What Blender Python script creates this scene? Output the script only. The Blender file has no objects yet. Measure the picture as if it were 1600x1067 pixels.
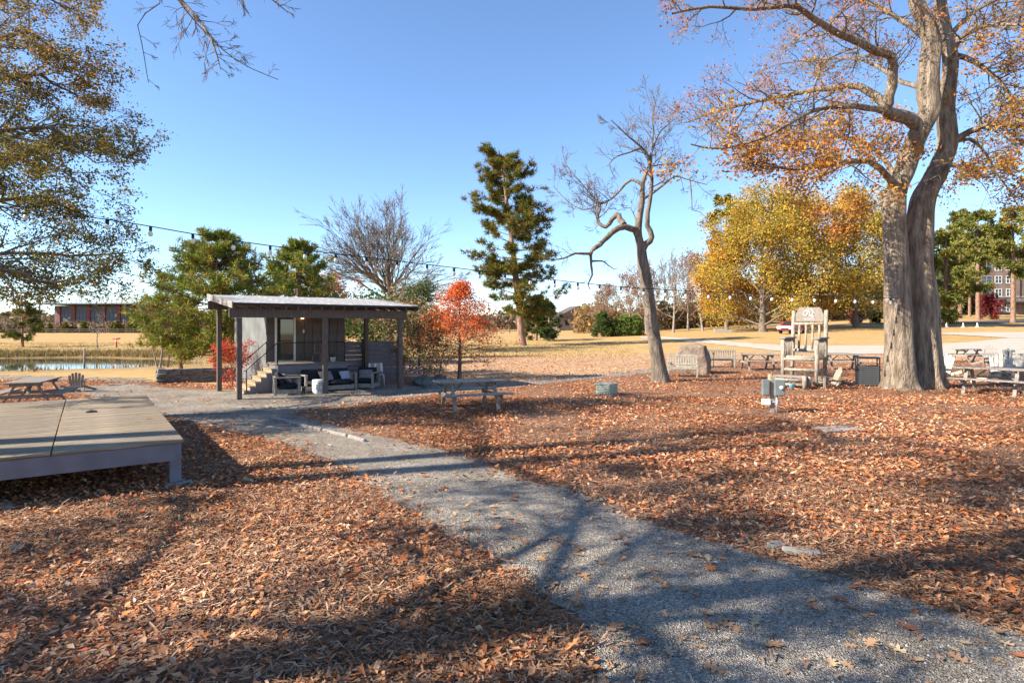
import bpy, bmesh, math, random
import numpy as np
from mathutils import Vector, Matrix, noise
R = math.radians
sc = bpy.context.scene
col = sc.collection
# ------------------------------------------------------------------ camera
CAM_H, F, HY = 2.2, 930.0, 508.0          # eye height, focal length and horizon row of the 1600 px photograph
cam = bpy.data.cameras.new('camera'); cam_o = bpy.data.objects.new('camera', cam); col.objects.link(cam_o)
cam_o.location = (0, 0, CAM_H); cam_o.rotation_euler = (R(90), 0, 0)
cam.sensor_width = 36; cam.lens = 36 * F / 1600; cam.shift_y = -25.5 / 1600
cam.clip_start = .05; cam.clip_end = 3000
sc.camera = cam_o
# ------------------------------------------------------------------ sky, sun, exposure
SUN_EL, SUN_AZ = R(33), R(17)             # shadows fall to the right and a little away from the camera
w = bpy.data.worlds.new('World'); sc.world = w; w.use_nodes = True
nt = w.node_tree; nt.nodes.clear()
sky = nt.nodes.new('ShaderNodeTexSky'); sky.sky_type = 'NISHITA'; sky.sun_disc = False
sky.sun_elevation = SUN_EL; sky.altitude = 300; sky.air_density = .9; sky.dust_density = 0.0; sky.ozone_density = 4.5
to_sun = Vector((-math.cos(SUN_AZ) * math.cos(SUN_EL), -math.sin(SUN_AZ) * math.cos(SUN_EL), math.sin(SUN_EL)))
sky.sun_rotation = math.atan2(to_sun.x, to_sun.y)
bg = nt.nodes.new('ShaderNodeBackground'); bg.inputs[1].default_value = .102
wo = nt.nodes.new('ShaderNodeOutputWorld')
nt.links.new(sky.outputs[0], bg.inputs[0]); nt.links.new(bg.outputs[0], wo.inputs[0])
sl = bpy.data.lights.new('sun', 'SUN'); sl.energy = 4.7; sl.angle = R(.53); sl.color = (1, .91, .77)
so = bpy.data.objects.new('sun', sl); col.objects.link(so); so.location = (-30, -10, 40)
so.rotation_euler = to_sun.to_track_quat('Z', 'Y').to_euler()
vs = sc.view_settings; vs.view_transform = 'Standard'; vs.look = 'None'; vs.gamma = 1; vs.exposure = 1.47
vs.use_curve_mapping = False

# ------------------------------------------------------------------ helpers: terrain
def smooth(a, b, t):
    t = min(1, max(0, (t - a) / (b - a))); return t * t * (3 - 2 * t)
PC, PR = (-34., 37.6), (13.2, 8.2)         # the pond
WATER = -.36
def h(x, y):
    z = 0.
    if y > 40:
        wgt = smooth(-.02, .72, x / y)
        yy = min(y, 165)
        z += wgt * .046 * ((yy - 40) - 8 * (1 - math.exp(-(yy - 40) / 8)))
    if y > 150: z += .012 * (min(y, 400) - 150) * (1 - smooth(-.1, .6, x / y)) * .4
    d = math.hypot((x - PC[0]) / PR[0], (y - PC[1]) / PR[1])
    d += .07 * math.sin(3 * math.atan2(y - PC[1], x - PC[0])) + .05 * math.sin(x * .9) * math.sin(y * .8)
    if d < 1.5: z -= 1.1 * (1 - smooth(.72, 1.28, d))
    return z
def G(px, py):                            # photo pixel -> point on the ground
    rx, rz = (px - 800) / F, -(py - HY) / F
    Y = 3.
    while Y < 600:
        if CAM_H + rz * Y < h(rx * Y, Y): break
        Y *= 1.004
    return Vector((rx * Y, Y, h(rx * Y, Y)))
def at(px, py, Y):                        # photo pixel at a known distance
    return Vector(((px - 800) / F * Y, Y, CAM_H - (py - HY) / F * Y))
# ------------------------------------------------------------------ helpers: objects
def link(o, parent=None):
    col.objects.link(o)
    if parent: o.parent = parent
    return o
def tag(o, label=None, cat=None, group=None, kind=None):
    if label: o['label'] = label
    if cat: o['category'] = cat
    if group: o['group'] = group
    if kind: o['kind'] = kind
    return o
def thing(name, label, cat, loc=(0, 0, 0), rz=0, group=None, scale=1):
    o = bpy.data.objects.new(name, None); o.empty_display_size = .2
    link(o); o.location = loc; o.rotation_euler = (0, 0, rz); o.scale = (scale,) * 3
    return tag(o, label, cat, group)
def copy_tree(o, parent=None):
    c = o.copy(); link(c)
    if parent: c.parent = parent
    for ch in o.children: copy_tree(ch, c)
    return c
def place(proto, loc, rz, label=None, scale=None):
    c = copy_tree(proto); c.location = loc; c.rotation_euler = (0, 0, rz)
    if label: c['label'] = label
    if scale: c.scale = (scale,) * 3
    return c
def meshnp(name, V, Fc, mat=None, colr=None, smoothf=False, mats=None):
    V = np.asarray(V, np.float32); Fc = np.asarray(Fc, np.int32)
    me = bpy.data.meshes.new(name); k = Fc.shape[1]
    me.vertices.add(len(V)); me.vertices.foreach_set('co', V.ravel())
    me.loops.add(Fc.size); me.loops.foreach_set('vertex_index', Fc.ravel())
    me.polygons.add(len(Fc)); me.polygons.foreach_set('loop_start', np.arange(0, Fc.size, k, dtype=np.int32))
    try: me.polygons.foreach_set('loop_total', np.full(len(Fc), k, np.int32))
    except Exception: pass
    if smoothf: me.polygons.foreach_set('use_smooth', np.ones(len(Fc), bool))
    me.update(calc_edges=True)
    if colr is not None:
        a = me.color_attributes.new('Col', 'FLOAT_COLOR', 'POINT')
        c4 = np.ones((len(V), 4), np.float32); c4[:, :3] = colr; a.data.foreach_set('color', c4.ravel())
    if mat: me.materials.append(mat)
    return me
def obj(name, me, parent=None, loc=None, rz=None):
    o = bpy.data.objects.new(name, me); link(o, parent)
    if loc is not None: o.location = loc
    if rz is not None: o.rotation_euler = (0, 0, rz)
    return o
class MB:
    """collects shapes, builds ONE mesh object"""
    def __init__(s): s.v = []; s.f = []; s.sm = []
    def add(s, vs, fs, sm=False):
        b = len(s.v); s.v += [tuple(v) for v in vs]; s.f += [tuple(i + b for i in f) for f in fs]; s.sm += [sm] * len(fs); return s
    def box(s, c, d, rot=None, ch=.0):
        x, y, z = d[0] / 2, d[1] / 2, d[2] / 2
        if ch <= 0:
            vs = [Vector((a * x, b * y, e * z)) for a in (-1, 1) for b in (-1, 1) for e in (-1, 1)]
            fs = [(0, 1, 3, 2), (4, 6, 7, 5), (0, 4, 5, 1), (2, 3, 7, 6), (0, 2, 6, 4), (1, 5, 7, 3)]
        else:
            bm = bmesh.new(); bmesh.ops.create_cube(bm, size=1)
            for v in bm.verts: v.co = Vector((v.co.x * d[0], v.co.y * d[1], v.co.z * d[2]))
            bmesh.ops.bevel(bm, geom=bm.edges[:], offset=min(ch, min(d) * .3), segments=1, affect='EDGES')
            vs = [v.co.copy() for v in bm.verts]; bm.verts.index_update()
            fs = [tuple(v.index for v in f.verts) for f in bm.faces]; bm.free()
        M = rot.to_matrix() if rot is not None and hasattr(rot, 'to_matrix') else (rot or Matrix.Identity(3))
        c = Vector(c)
        return s.add([M @ v + c for v in vs], fs)
    def bar(s, p, q, wd, ht, up=(0, 0, 1), ch=.004):
        p, q = Vector(p), Vector(q); d = q - p; L = d.length; d.normalize(); u = Vector(up)
        if abs(d.dot(u)) > .98: u = Vector((0, 1, 0))
        sd = d.cross(u).normalized(); u = sd.cross(d)
        M = Matrix((sd, d, u)).transposed()
        return s.box((p + q) / 2, (wd, L, ht), M, ch)
    def tube(s, pts, rad, n=8, caps=True):
        pts = [Vector(p) for p in pts]
        if not hasattr(rad, '__len__'): rad = [rad] * len(pts)
        vs = []; fs = []
        d0 = (pts[1] - pts[0]).normalized(); a = d0.orthogonal().normalized()
        for i, p in enumerate(pts):
            d = (pts[min(i + 1, len(pts) - 1)] - pts[max(i - 1, 0)]).normalized()
            a = (a - d * a.dot(d)); a = a.normalized() if a.length > 1e-6 else d.orthogonal().normalized()
            b = d.cross(a)
            for k in range(n):
                t = 2 * math.pi * k / n; vs.append(p + (a * math.cos(t) + b * math.sin(t)) * rad[i])
        for i in range(len(pts) - 1):
            for k in range(n):
                fs.append((i * n + k, i * n + (k + 1) % n, (i + 1) * n + (k + 1) % n, (i + 1) * n + k))
        if caps: fs += [tuple(range(n - 1, -1, -1)), tuple((len(pts) - 1) * n + k for k in range(n))]
        return s.add(vs, fs, n > 5)
    def prism(s, poly, y0, y1, axis='y'):   # outline in x,z pushed along y (or x,y pushed along z)
        n = len(poly)
        if axis == 'y': vs = [(a, y0, b) for a, b in poly] + [(a, y1, b) for a, b in poly]
        elif axis == 'z': vs = [(a, b, y0) for a, b in poly] + [(a, b, y1) for a, b in poly]
        else: vs = [(y0, a, b) for a, b in poly] + [(y1, a, b) for a, b in poly]
        fs = [tuple(range(n)), tuple(range(2 * n - 1, n - 1, -1))] + [(i, i + n, (i + 1) % n + n, (i + 1) % n) for i in range(n)]
        return s.add(vs, fs)
    def lathe(s, prof, n=16, c=(0, 0, 0)):
        vs = [(c[0] + r * math.cos(2 * math.pi * k / n), c[1] + r * math.sin(2 * math.pi * k / n), c[2] + z) for r, z in prof for k in range(n)]
        fs = [(i * n + k, i * n + (k + 1) % n, (i + 1) * n + (k + 1) % n, (i + 1) * n + k) for i in range(len(prof) - 1) for k in range(n)]
        return s.add(vs, fs, True)
    def mesh(s, name, mat):
        me = bpy.data.meshes.new(name); me.from_pydata(s.v, [], s.f)
        me.polygons.foreach_set('use_smooth', s.sm)
        bm = bmesh.new(); bm.from_mesh(me); bmesh.ops.recalc_face_normals(bm, faces=bm.faces); bm.to_mesh(me); bm.free()
        if mat: me.materials.append(mat)
        return me
    def build(s, name, mat, parent=None, loc=None, rz=None):
        return obj(name, s.mesh(name, mat), parent, loc, rz)
_bc = {}
def bx(name, mat, parent, c, d, rot=None, ch=.005):      # chamfered box part, alike sizes share one mesh
    key = (round(d[0], 3), round(d[1], 3), round(d[2], 3), mat.name)
    if key not in _bc: _bc[key] = MB().box((0, 0, 0), d, None, ch).mesh(name, mat)
    o = obj(name, _bc[key], parent); o.location = c
    if rot is not None: o.rotation_euler = rot
    return o
# ------------------------------------------------------------------ helpers: materials
def mat(name, base, rough=.8, var=.25, scale=6., bump=.2, bscale=None, stretch=None, second=None, metal=0, spec=.3, dist=.02, detail=6, thr=(.35, .7)):
    m = bpy.data.materials.new(name); m.use_nodes = True; t = m.node_tree; N = t.nodes; L = t.links
    b = N['Principled BSDF']; b.inputs['Roughness'].default_value = rough; b.inputs['Metallic'].default_value = metal
    b.inputs['Specular IOR Level'].default_value = spec
    tc = N.new('ShaderNodeTexCoord'); mp = N.new('ShaderNodeMapping')
    if stretch: mp.inputs['Scale'].default_value = stretch
    L.new(tc.outputs['Object'], mp.inputs[0])
    n1 = N.new('ShaderNodeTexNoise'); n1.inputs['Scale'].default_value = scale; n1.inputs['Detail'].default_value = detail
    L.new(mp.outputs[0], n1.inputs['Vector'])
    cr = N.new('ShaderNodeValToRGB'); e = cr.color_ramp.elements
    c0 = [max(0, c * (1 - var)) for c in base]; c1 = [min(1, c * (1 + var)) for c in base]
    if second: c1 = list(second)
    e[0].position, e[1].position = thr; e[0].color = (*c0, 1); e[1].color = (*c1, 1)
    L.new(n1.outputs['Fac'], cr.inputs[0]); L.new(cr.outputs[0], b.inputs['Base Color'])
    if bump:
        n2 = N.new('ShaderNodeTexNoise'); n2.inputs['Scale'].default_value = bscale or scale * 4; n2.inputs['Detail'].default_value = 5
        L.new(mp.outputs[0], n2.inputs['Vector'])
        bp = N.new('ShaderNodeBump'); bp.inputs['Strength'].default_value = bump; bp.inputs['Distance'].default_value = dist
        L.new(n2.outputs['Fac'], bp.inputs['Height']); L.new(bp.outputs[0], b.inputs['Normal'])
    return m
def leafmat(name, trans=.35, rough=.6):       # colour from the piece itself (one tint per leaf)
    m = bpy.data.materials.new(name); m.use_nodes = True; t = m.node_tree; N = t.nodes; L = t.links
    N.clear(); o = N.new('ShaderNodeOutputMaterial'); at_ = N.new('ShaderNodeAttribute'); at_.attribute_name = 'Col'
    d = N.new('ShaderNodeBsdfDiffuse'); L.new(at_.outputs['Color'], d.inputs[0])
    if trans > 0:
        tr = N.new('ShaderNodeBsdfTranslucent'); L.new(at_.outputs['Color'], tr.inputs[0])
        mx = N.new('ShaderNodeMixShader'); mx.inputs[0].default_value = trans
        L.new(d.outputs[0], mx.inputs[1]); L.new(tr.outputs[0], mx.inputs[2]); L.new(mx.outputs[0], o.inputs[0])
    else: L.new(d.outputs[0], o.inputs[0])
    return m
def glassmat(name, colr, rough=.05):
    m = bpy.data.materials.new(name); m.use_nodes = True; b = m.node_tree.nodes['Principled BSDF']
    b.inputs['Base Color'].default_value = (*colr, 1); b.inputs['Roughness'].default_value = rough
    b.inputs['Specular IOR Level'].default_value = .9; return m
M = {}
M['leaf'] = leafmat('leaf', .4); M['needle'] = leafmat('needle', .2); M['litter'] = leafmat('litter', .12)
M['oakbark'] = mat('oak_bark', (.26, .195, .138), .95, .45, 2.6, 1., 9, (3.2, 3.2, .6), dist=.12, second=(.40, .315, .23))
M['bark'] = mat('bark', (.17, .135, .105), .95, .4, 3, .9, 9, (3, 3, .8), dist=.04)
M['palebark'] = mat('pale_bark', (.25, .215, .185), .95, .3, 3, .5, 12, (2, 2, .7))
M['pinebark'] = mat('pine_bark', (.25, .15, .10), .95, .4, 3, .8, 8, (2, 2, .6), dist=.05)
M['wood'] = mat('weathered_wood', (.25, .21, .175), .85, .35, 5, .3, 30, (8, 1, 8), second=(.36, .315, .265))
M['paleWood'] = mat('pale_log_wood', (.30, .25, .19), .8, .35, 5, .4, 25, (4, 4, 1), second=(.42, .36, .285))
M['teak'] = mat('silvered_teak', (.31, .285, .23), .8, .2, 6, .2, 30, (2, 2, 2), second=(.42, .395, .33))
M['whitewood'] = mat('whitewashed_wood', (.42, .385, .32), .75, .25, 5, .2, 30, None, second=(.54, .50, .43))
M['greywood'] = mat('grey_wood', (.24, .215, .195), .85, .25, 5, .2, 30, (3, 3, 3), second=(.33, .30, .27))
M['deck'] = mat('deck_board', (.235, .17, .108), .8, .4, 2.2, .35, 26, (1, 12, 12), second=(.36, .285, .195))
M['deckpaint'] = mat('grey_deck_paint', (.155, .145, .165), .6, .15, 3, .15, 20)
M['brown'] = mat('dark_brown_stain', (.115, .085, .07), .65, .2, 4, .15, 25, (4, 4, 1))
M['cabin'] = mat('dark_cabin_paint', (.115, .092, .082), .6, .2, 3, .1, 25)
M['cabinlight'] = mat('pale_grey_panel', (.14, .145, .14), .55, .18, 2, .08, 20, second=(.195, .20, .195))
M['tread'] = mat('bare_tread_wood', (.33, .245, .15), .8, .2, 5, .15)
M['black'] = mat('black_metal', (.018, .018, .02), .45, .1, 5, 0)
M['cushion'] = mat('charcoal_cushion', (.022, .024, .032), .95, .2, 8, .2)
M['pillow'] = mat('grey_pillow', (.20, .19, .19), .95, .2, 9, .2)
M['pillow2'] = mat('lilac_pillow', (.42, .42, .52), .95, .15, 9, .2)
M['white'] = mat('white_paint', (.72, .71, .68), .5, .06, 5, 0)
M['greymetal'] = mat('grey_metal_box', (.165, .185, .185), .5, .15, 4, .05, metal=.2)
M['galv'] = mat('galvanised_metal', (.46, .48, .49), .4, .15, 8, .05, metal=.6)
M['green'] = mat('pale_green_enamel', (.36, .385, .285), .5, .1, 4, .05)
M['stone'] = mat('boulder_stone', (.19, .14, .105), .9, .35, 2.5, .9, 9, dist=.06, second=(.28, .21, .16))
M['slate'] = mat('slate', (.13, .125, .12), .85, .4, 4, .5, 12)
M['concrete'] = mat('concrete', (.30, .275, .24), .85, .2, 4, .2, 30)
M['roof'] = mat('roof_shingle', (.30, .29, .29), .9, .25, 5, .4, 20, second=(.44, .43, .42))
M['brick'] = mat('brown_brick', (.19, .135, .11), .9, .25, 1.2, .2, 6)
M['rustred'] = mat('rust_red_steel', (.30, .085, .055), .7, .2, 1, 0)
M['panelgrey'] = mat('grey_panel', (.15, .15, .16), .7, .15, .6, 0)
M['carred'] = mat('red_car_paint', (.42, .012, .02), .25, .03, 4, 0, spec=.6)
M['glass'] = glassmat('dark_glass', (.02, .025, .03)); M['doorglass'] = glassmat('door_glass', (.035, .045, .04), .03)
M['tyre'] = mat('tyre', (.02, .02, .02), .9, .1, 5, 0)
M['bulb'] = glassmat('bulb_glass', (.75, .73, .66), .15)
M['copper'] = mat('copper_wire', (.42, .18, .10), .4, .1, 4, 0, metal=.4)
M['rose'] = mat('rose_wire', (.48, .32, .28), .6, .1, 4, 0)
M['blue'] = mat('light_blue_plastic', (.22, .55, .68), .4, .05, 4, 0)
M['orangewood'] = mat('tan_wood', (.50, .27, .13), .7, .15, 4, 0)
# ------------------------------------------------------------------ ground
def graded(segs):
    out = []
    for a, b, st in segs: out += list(np.arange(a, b - 1e-6, st))
    out.append(segs[-1][1]); return np.array(out)
gx = graded([(-700, -200, 50), (-200, -80, 8), (-80, -50, 2), (-50, -14, .7), (-14, 30, .9), (30, 80, 2), (80, 200, 8), (200, 700, 50)])
gy = graded([(-60, 20, 4), (20, 60, .6), (60, 130, 1.6), (130, 260, 6), (260, 900, 40)])
def sstep(a, b, t):
    t = np.clip((t - a) / (b - a), 0, 1); return t * t * (3 - 2 * t)
XX, YY = np.meshgrid(gx, gy)
ZZ = np.array([[h(x, y) for x in gx] for y in gy])
# real ground cover: leaf-strewn lawn near the trees, straw-coloured dormant turf beyond, mud and sedge round the pond
def nz(x, y, s, o=0): return np.array([noise.noise((a * s, b * s, o)) for a, b in zip(x.ravel(), y.ravel())]).reshape(x.shape)
rr = XX / np.maximum(YY, 1)
leafy = sstep(.08, -.06, (YY - (41 + 9 * np.clip(rr, -.1, .9) * 1.6)) / 40 + .05 * nz(XX, YY, .25)) * sstep(-16, -9, XX + 1.5 * nz(XX, YY, .3, 3))
gold = np.array([.40, .235, .085]); pale = np.array([.43, .29, .13]); olive = np.array([.23, .20, .07]); lit = np.array([.385, .25, .145])
n1 = nz(XX, YY, .09, 7) * .5 + .5; n2 = nz(XX, YY, .35, 9) * .5 + .5
C = gold + (pale - gold) * n1[..., None]
ol = sstep(.62, .85, n2) * .5 * (YY > 26)
C = C + (olive - C) * ol[..., None]
C = C + (lit - C) * leafy[..., None]
dp = np.hypot((XX - PC[0]) / PR[0], (YY - PC[1]) / PR[1]); pm = sstep(1.75, 1.05, dp)
C = C + (np.array([.17, .12, .055]) - C) * (pm * .85)[..., None]
ny, nx = XX.shape; idx = np.arange(nx * ny).reshape(ny, nx)
Fq = np.stack([idx[:-1, :-1], idx[:-1, 1:], idx[1:, 1:], idx[1:, :-1]], -1).reshape(-1, 4)
def groundmat(name, sc1=7., sc2=40., amt=.5, bump=.5, base=None, vor=0):
    m = bpy.data.materials.new(name); m.use_nodes = True; t = m.node_tree; N = t.nodes; L = t.links; b = N['Principled BSDF']
    b.inputs['Roughness'].default_value = .95; b.inputs['Specular IOR Level'].default_value = .1
    g = N.new('ShaderNodeNewGeometry'); a = N.new('ShaderNodeTexNoise'); a.inputs['Scale'].default_value = sc1; a.inputs['Detail'].default_value = 9; a.inputs['Roughness'].default_value = .7
    L.new(g.outputs['Position'], a.inputs['Vector'])
    b2 = N.new('ShaderNodeTexNoise'); b2.inputs['Scale'].default_value = sc2; b2.inputs['Detail'].default_value = 4; L.new(g.outputs['Position'], b2.inputs['Vector'])
    mr = N.new('ShaderNodeMapRange'); mr.inputs[1].default_value = .3; mr.inputs[2].default_value = .72; mr.inputs[3].default_value = 1 - amt; mr.inputs[4].default_value = 1 + amt
    L.new(a.outputs['Fac'], mr.inputs[0])
    mr2 = N.new('ShaderNodeMapRange'); mr2.inputs[1].default_value = .3; mr2.inputs[2].default_value = .7; mr2.inputs[3].default_value = 1 - amt * .7; mr2.inputs[4].default_value = 1 + amt * .7
    L.new(b2.outputs['Fac'], mr2.inputs[0])
    ml = N.new('ShaderNodeMath'); ml.operation = 'MULTIPLY'; L.new(mr.outputs[0], ml.inputs[0]); L.new(mr2.outputs[0], ml.inputs[1])
    vm = N.new('ShaderNodeVectorMath'); vm.operation = 'SCALE'; L.new(ml.outputs[0], vm.inputs['Scale'])
    if base is None:
        at_ = N.new('ShaderNodeAttribute'); at_.attribute_name = 'Col'; L.new(at_.outputs['Color'], vm.inputs[0])
    else: vm.inputs[0].default_value = base
    src = vm.outputs[0]; ht = b2.outputs['Fac']
    if vor:
        v = N.new('ShaderNodeTexVoronoi'); v.inputs['Scale'].default_value = vor; L.new(g.outputs['Position'], v.inputs['Vector'])
        hs = N.new('ShaderNodeSeparateColor'); L.new(v.outputs['Color'], hs.inputs[0])
        m3 = N.new('ShaderNodeMapRange'); m3.inputs[3].default_value = .5; m3.inputs[4].default_value = 1.5; L.new(hs.outputs[0], m3.inputs[0])
        v2 = N.new('ShaderNodeVectorMath'); v2.operation = 'SCALE'; L.new(src, v2.inputs[0]); L.new(m3.outputs[0], v2.inputs['Scale']); src = v2.outputs[0]
        ht = v.outputs['Distance']
    L.new(src, b.inputs['Base Color'])
    bp = N.new('ShaderNodeBump'); bp.inputs['Strength'].default_value = bump; bp.inputs['Distance'].default_value = .03
    L.new(ht, bp.inputs['Height']); L.new(bp.outputs[0], b.inputs['Normal'])
    return m
gm = groundmat('dormant_turf', 1.3, 14, .28, .6)
tag(obj('ground', meshnp('ground', np.stack([XX, YY, ZZ], -1).reshape(-1, 3), Fq, gm, C.reshape(-1, 3), True)), 'straw coloured dormant lawn strewn with fallen leaves', kind='structure')
# water
wm = bpy.data.materials.new('pond_water'); wm.use_nodes = True; b = wm.node_tree.nodes['Principled BSDF']
b.inputs['Base Color'].default_value = (.025, .03, .02, 1); b.inputs['Roughness'].default_value = .04; b.inputs['Specular IOR Level'].default_value = .6
nn = wm.node_tree.nodes.new('ShaderNodeTexNoise'); nn.inputs['Scale'].default_value = 1.5; bp = wm.node_tree.nodes.new('ShaderNodeBump'); bp.inputs['Strength'].default_value = .06; bp.inputs['Distance'].default_value = .05
wm.node_tree.links.new(nn.outputs['Fac'], bp.inputs['Height']); wm.node_tree.links.new(bp.outputs[0], b.inputs['Normal'])
tag(MB().add([(PC[0] + 1.35 * PR[0] * math.cos(t), PC[1] + 1.35 * PR[1] * math.sin(t), WATER) for t in np.linspace(0, 2 * math.pi, 48, endpoint=False)], [tuple(range(48))]).build('pond', wm), 'still pond reflecting the sky beyond the leafy bank', kind='structure')
# sheets laid on the ground
rngp = np.random.default_rng(5)
def densify(pts, step=.35, jit=.0, seed=1):
    rg = np.random.default_rng(seed); out = []
    n = len(pts)
    for i in range(n):
        p0, p1, p2, p3 = [np.array(pts[(i + k) % n], float) for k in (-1, 0, 1, 2)]
        L = np.linalg.norm(p2 - p1); m = max(1, int(L / step))
        for k in range(m):
            t = k / m
            q = .5 * ((2 * p1) + (-p0 + p2) * t + (2 * p0 - 5 * p1 + 4 * p2 - p3) * t * t + (-p0 + 3 * p1 - 3 * p2 + p3) * t ** 3)
            out.append(q + rg.normal(0, jit, 2) if jit else q)
    return np.array(out)
def inpoly(P, poly):
    x, y = P[:, 0], P[:, 1]; ins = np.zeros(len(P), bool); n = len(poly)
    for i in range(n):
        x0, y0 = poly[i]; x1, y1 = poly[(i + 1) % n]
        if y0 == y1: continue
        c = ((y0 > y) != (y1 > y)) & (x < (x1 - x0) * (y - y0) / (y1 - y0) + x0); ins ^= c
    return ins
def sheet(name, poly, z, m, label):
    bm = bmesh.new(); vs = [bm.verts.new((p[0], p[1], z)) for p in poly]
    es = [bm.edges.new((vs[i], vs[(i + 1) % len(vs)])) for i in range(len(vs))]
    bmesh.ops.triangle_fill(bm, use_beauty=True, edges=es)
    for f in bm.faces:
        if f.normal.z < 0: f.normal_flip()
    me = bpy.data.meshes.new(name); bm.to_mesh(me); bm.free(); me.materials.append(m)
    return tag(obj(name, me), label, kind='structure')
mulch_poly = densify([(-26, -14), (4, -16), (34, -14), (40, 12), (40, 37), (32.6, 37.5), (27, 37), (19.4, 34.5), (14.7, 36.5), (11, 32.5), (8, 29.5), (5.8, 27.2), (2.6, 24.2), (.4, 22.0), (-2, 20.2), (-5, 20.0), (-9, 21.2), (-14, 23.2), (-21, 24.2), (-28, 23)], .4, .05, 3)
mm = groundmat('wood_chip_mulch', 6, 55, .55, .9, (.27, .145, .085), 38)
sheet('mulch_bed', mulch_poly, .006, mm, 'brown wood chip and leaf covered ground between the trees')
path_poly = densify([(.55, 3.2), (.6, -3), (6, -3), (6.5, 1), (3.7, 4.1), (2.7, 5.36), (1.71, 6.35), (1.05, 7.5), (.1, 8.6), (-1.0, 10.2), (-2.3, 11.4), (-3.9, 13.0), (-5.3, 14.6), (-5.0, 15.9),
    (-3.2, 17.9), (-1.5, 19.6), (.45, 21.4), (2.56, 23.7), (5.8, 26.8), (8.5, 29.6), (11.5, 32.4), (11.2, 33.2), (8, 30.7), (5.2, 28.2), (2.2, 25.1), (-.3, 22.6), (-2.2, 22.0), (-4.5, 22.9), (-7.5, 21.6), (-9.2, 20.3), (-11.5, 20.6), (-14, 21.8), (-15.5, 20.5), (-11.5, 17.3), (-8.6, 14.5), (-6.2, 12.6), (-4.35, 11.1), (-2.9, 9.6), (-1.75, 7.9), (-1.2, 7.0), (-.25, 5.7), (.45, 4.5)], .22, .045, 4)
gvm = groundmat('grey_gravel', .9, 45, .42, 1., (.35, .30, .243), 75)
PATH = sheet('gravel_path', path_poly, .012, gvm, 'grey gravel path curving through the leaves to the cabin')
# pale drive, draped over the slope
def strip(name, L, Rr, m, label, lift=.03, sub=14):
    def res(P):
        P = np.array([list(p)[:2] for p in P]); d = np.r_[0, np.cumsum(np.linalg.norm(np.diff(P, axis=0), axis=1))]
        t = np.linspace(0, d[-1], 90); return np.stack([np.interp(t, d, P[:, 0]), np.interp(t, d, P[:, 1])], 1)
    A, B = res(L), res(Rr); V = []
    for i in range(90):
        for k in range(sub + 1):
            q = A[i] + (B[i] - A[i]) * k / sub
            if k in (0, sub): q = q + .18 * math.sin(i * 1.7 + k)
            V.append((q[0], q[1], h(q[0], q[1]) + lift))
    Fs = [(i * (sub + 1) + k, i * (sub + 1) + k + 1, (i + 1) * (sub + 1) + k + 1, (i + 1) * (sub + 1) + k) for i in range(89) for k in range(sub)]
    return tag(obj(name, meshnp(name, V, Fs, m, None, True)), label, kind='structure')
rm = groundmat('pale_drive', .7, 25, .12, .2, (.42, .365, .30))
strip('drive', [G(1000, 526.5), G(1036, 526.5), G(1102, 531), G(1164, 536), G(1224, 540), G(1330, 541), G(1480, 539), G(1540, 533), G(1600, 524), G(1760, 519)],
      [G(1000, 528.5), G(1038, 530), G(1119, 538), G(1226, 550), G(1330, 553), G(1400, 554), G(1480, 555), G(1540, 556), G(1600, 557), G(1800, 557)], rm, 'pale bleached drive sweeping across the lawn behind the picnic tables')
strip('side_drive', [G(1462, 520.5), G(1500, 520), G(1560, 519.5), G(1640, 519)], [G(1462, 522.5), G(1500, 524), G(1560, 527.5), G(1640, 531)], rm, 'pale branch of the drive climbing past the white cones', lift=.05)
strip('upper_road', [G(1330, 505.5), G(1465, 504), G(1600, 500), G(1700, 499)], [G(1330, 507), G(1465, 507), G(1600, 504.5), G(1700, 504)], groundmat('asphalt', .6, 20, .2, .2, (.06, .06, .065)), 'dark asphalt road on the rise below the brick building', lift=.06, sub=8)
strip('bank_path', [(-40, 26.6), (-24, 26.4), (-15, 24.5), (-13.6, 22)], [(-40, 25.4), (-24, 25.3), (-16, 23.6), (-14.6, 21.4)], gvm, 'narrow grey path between the pond bank and the leaves', lift=.012, sub=3)

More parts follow.
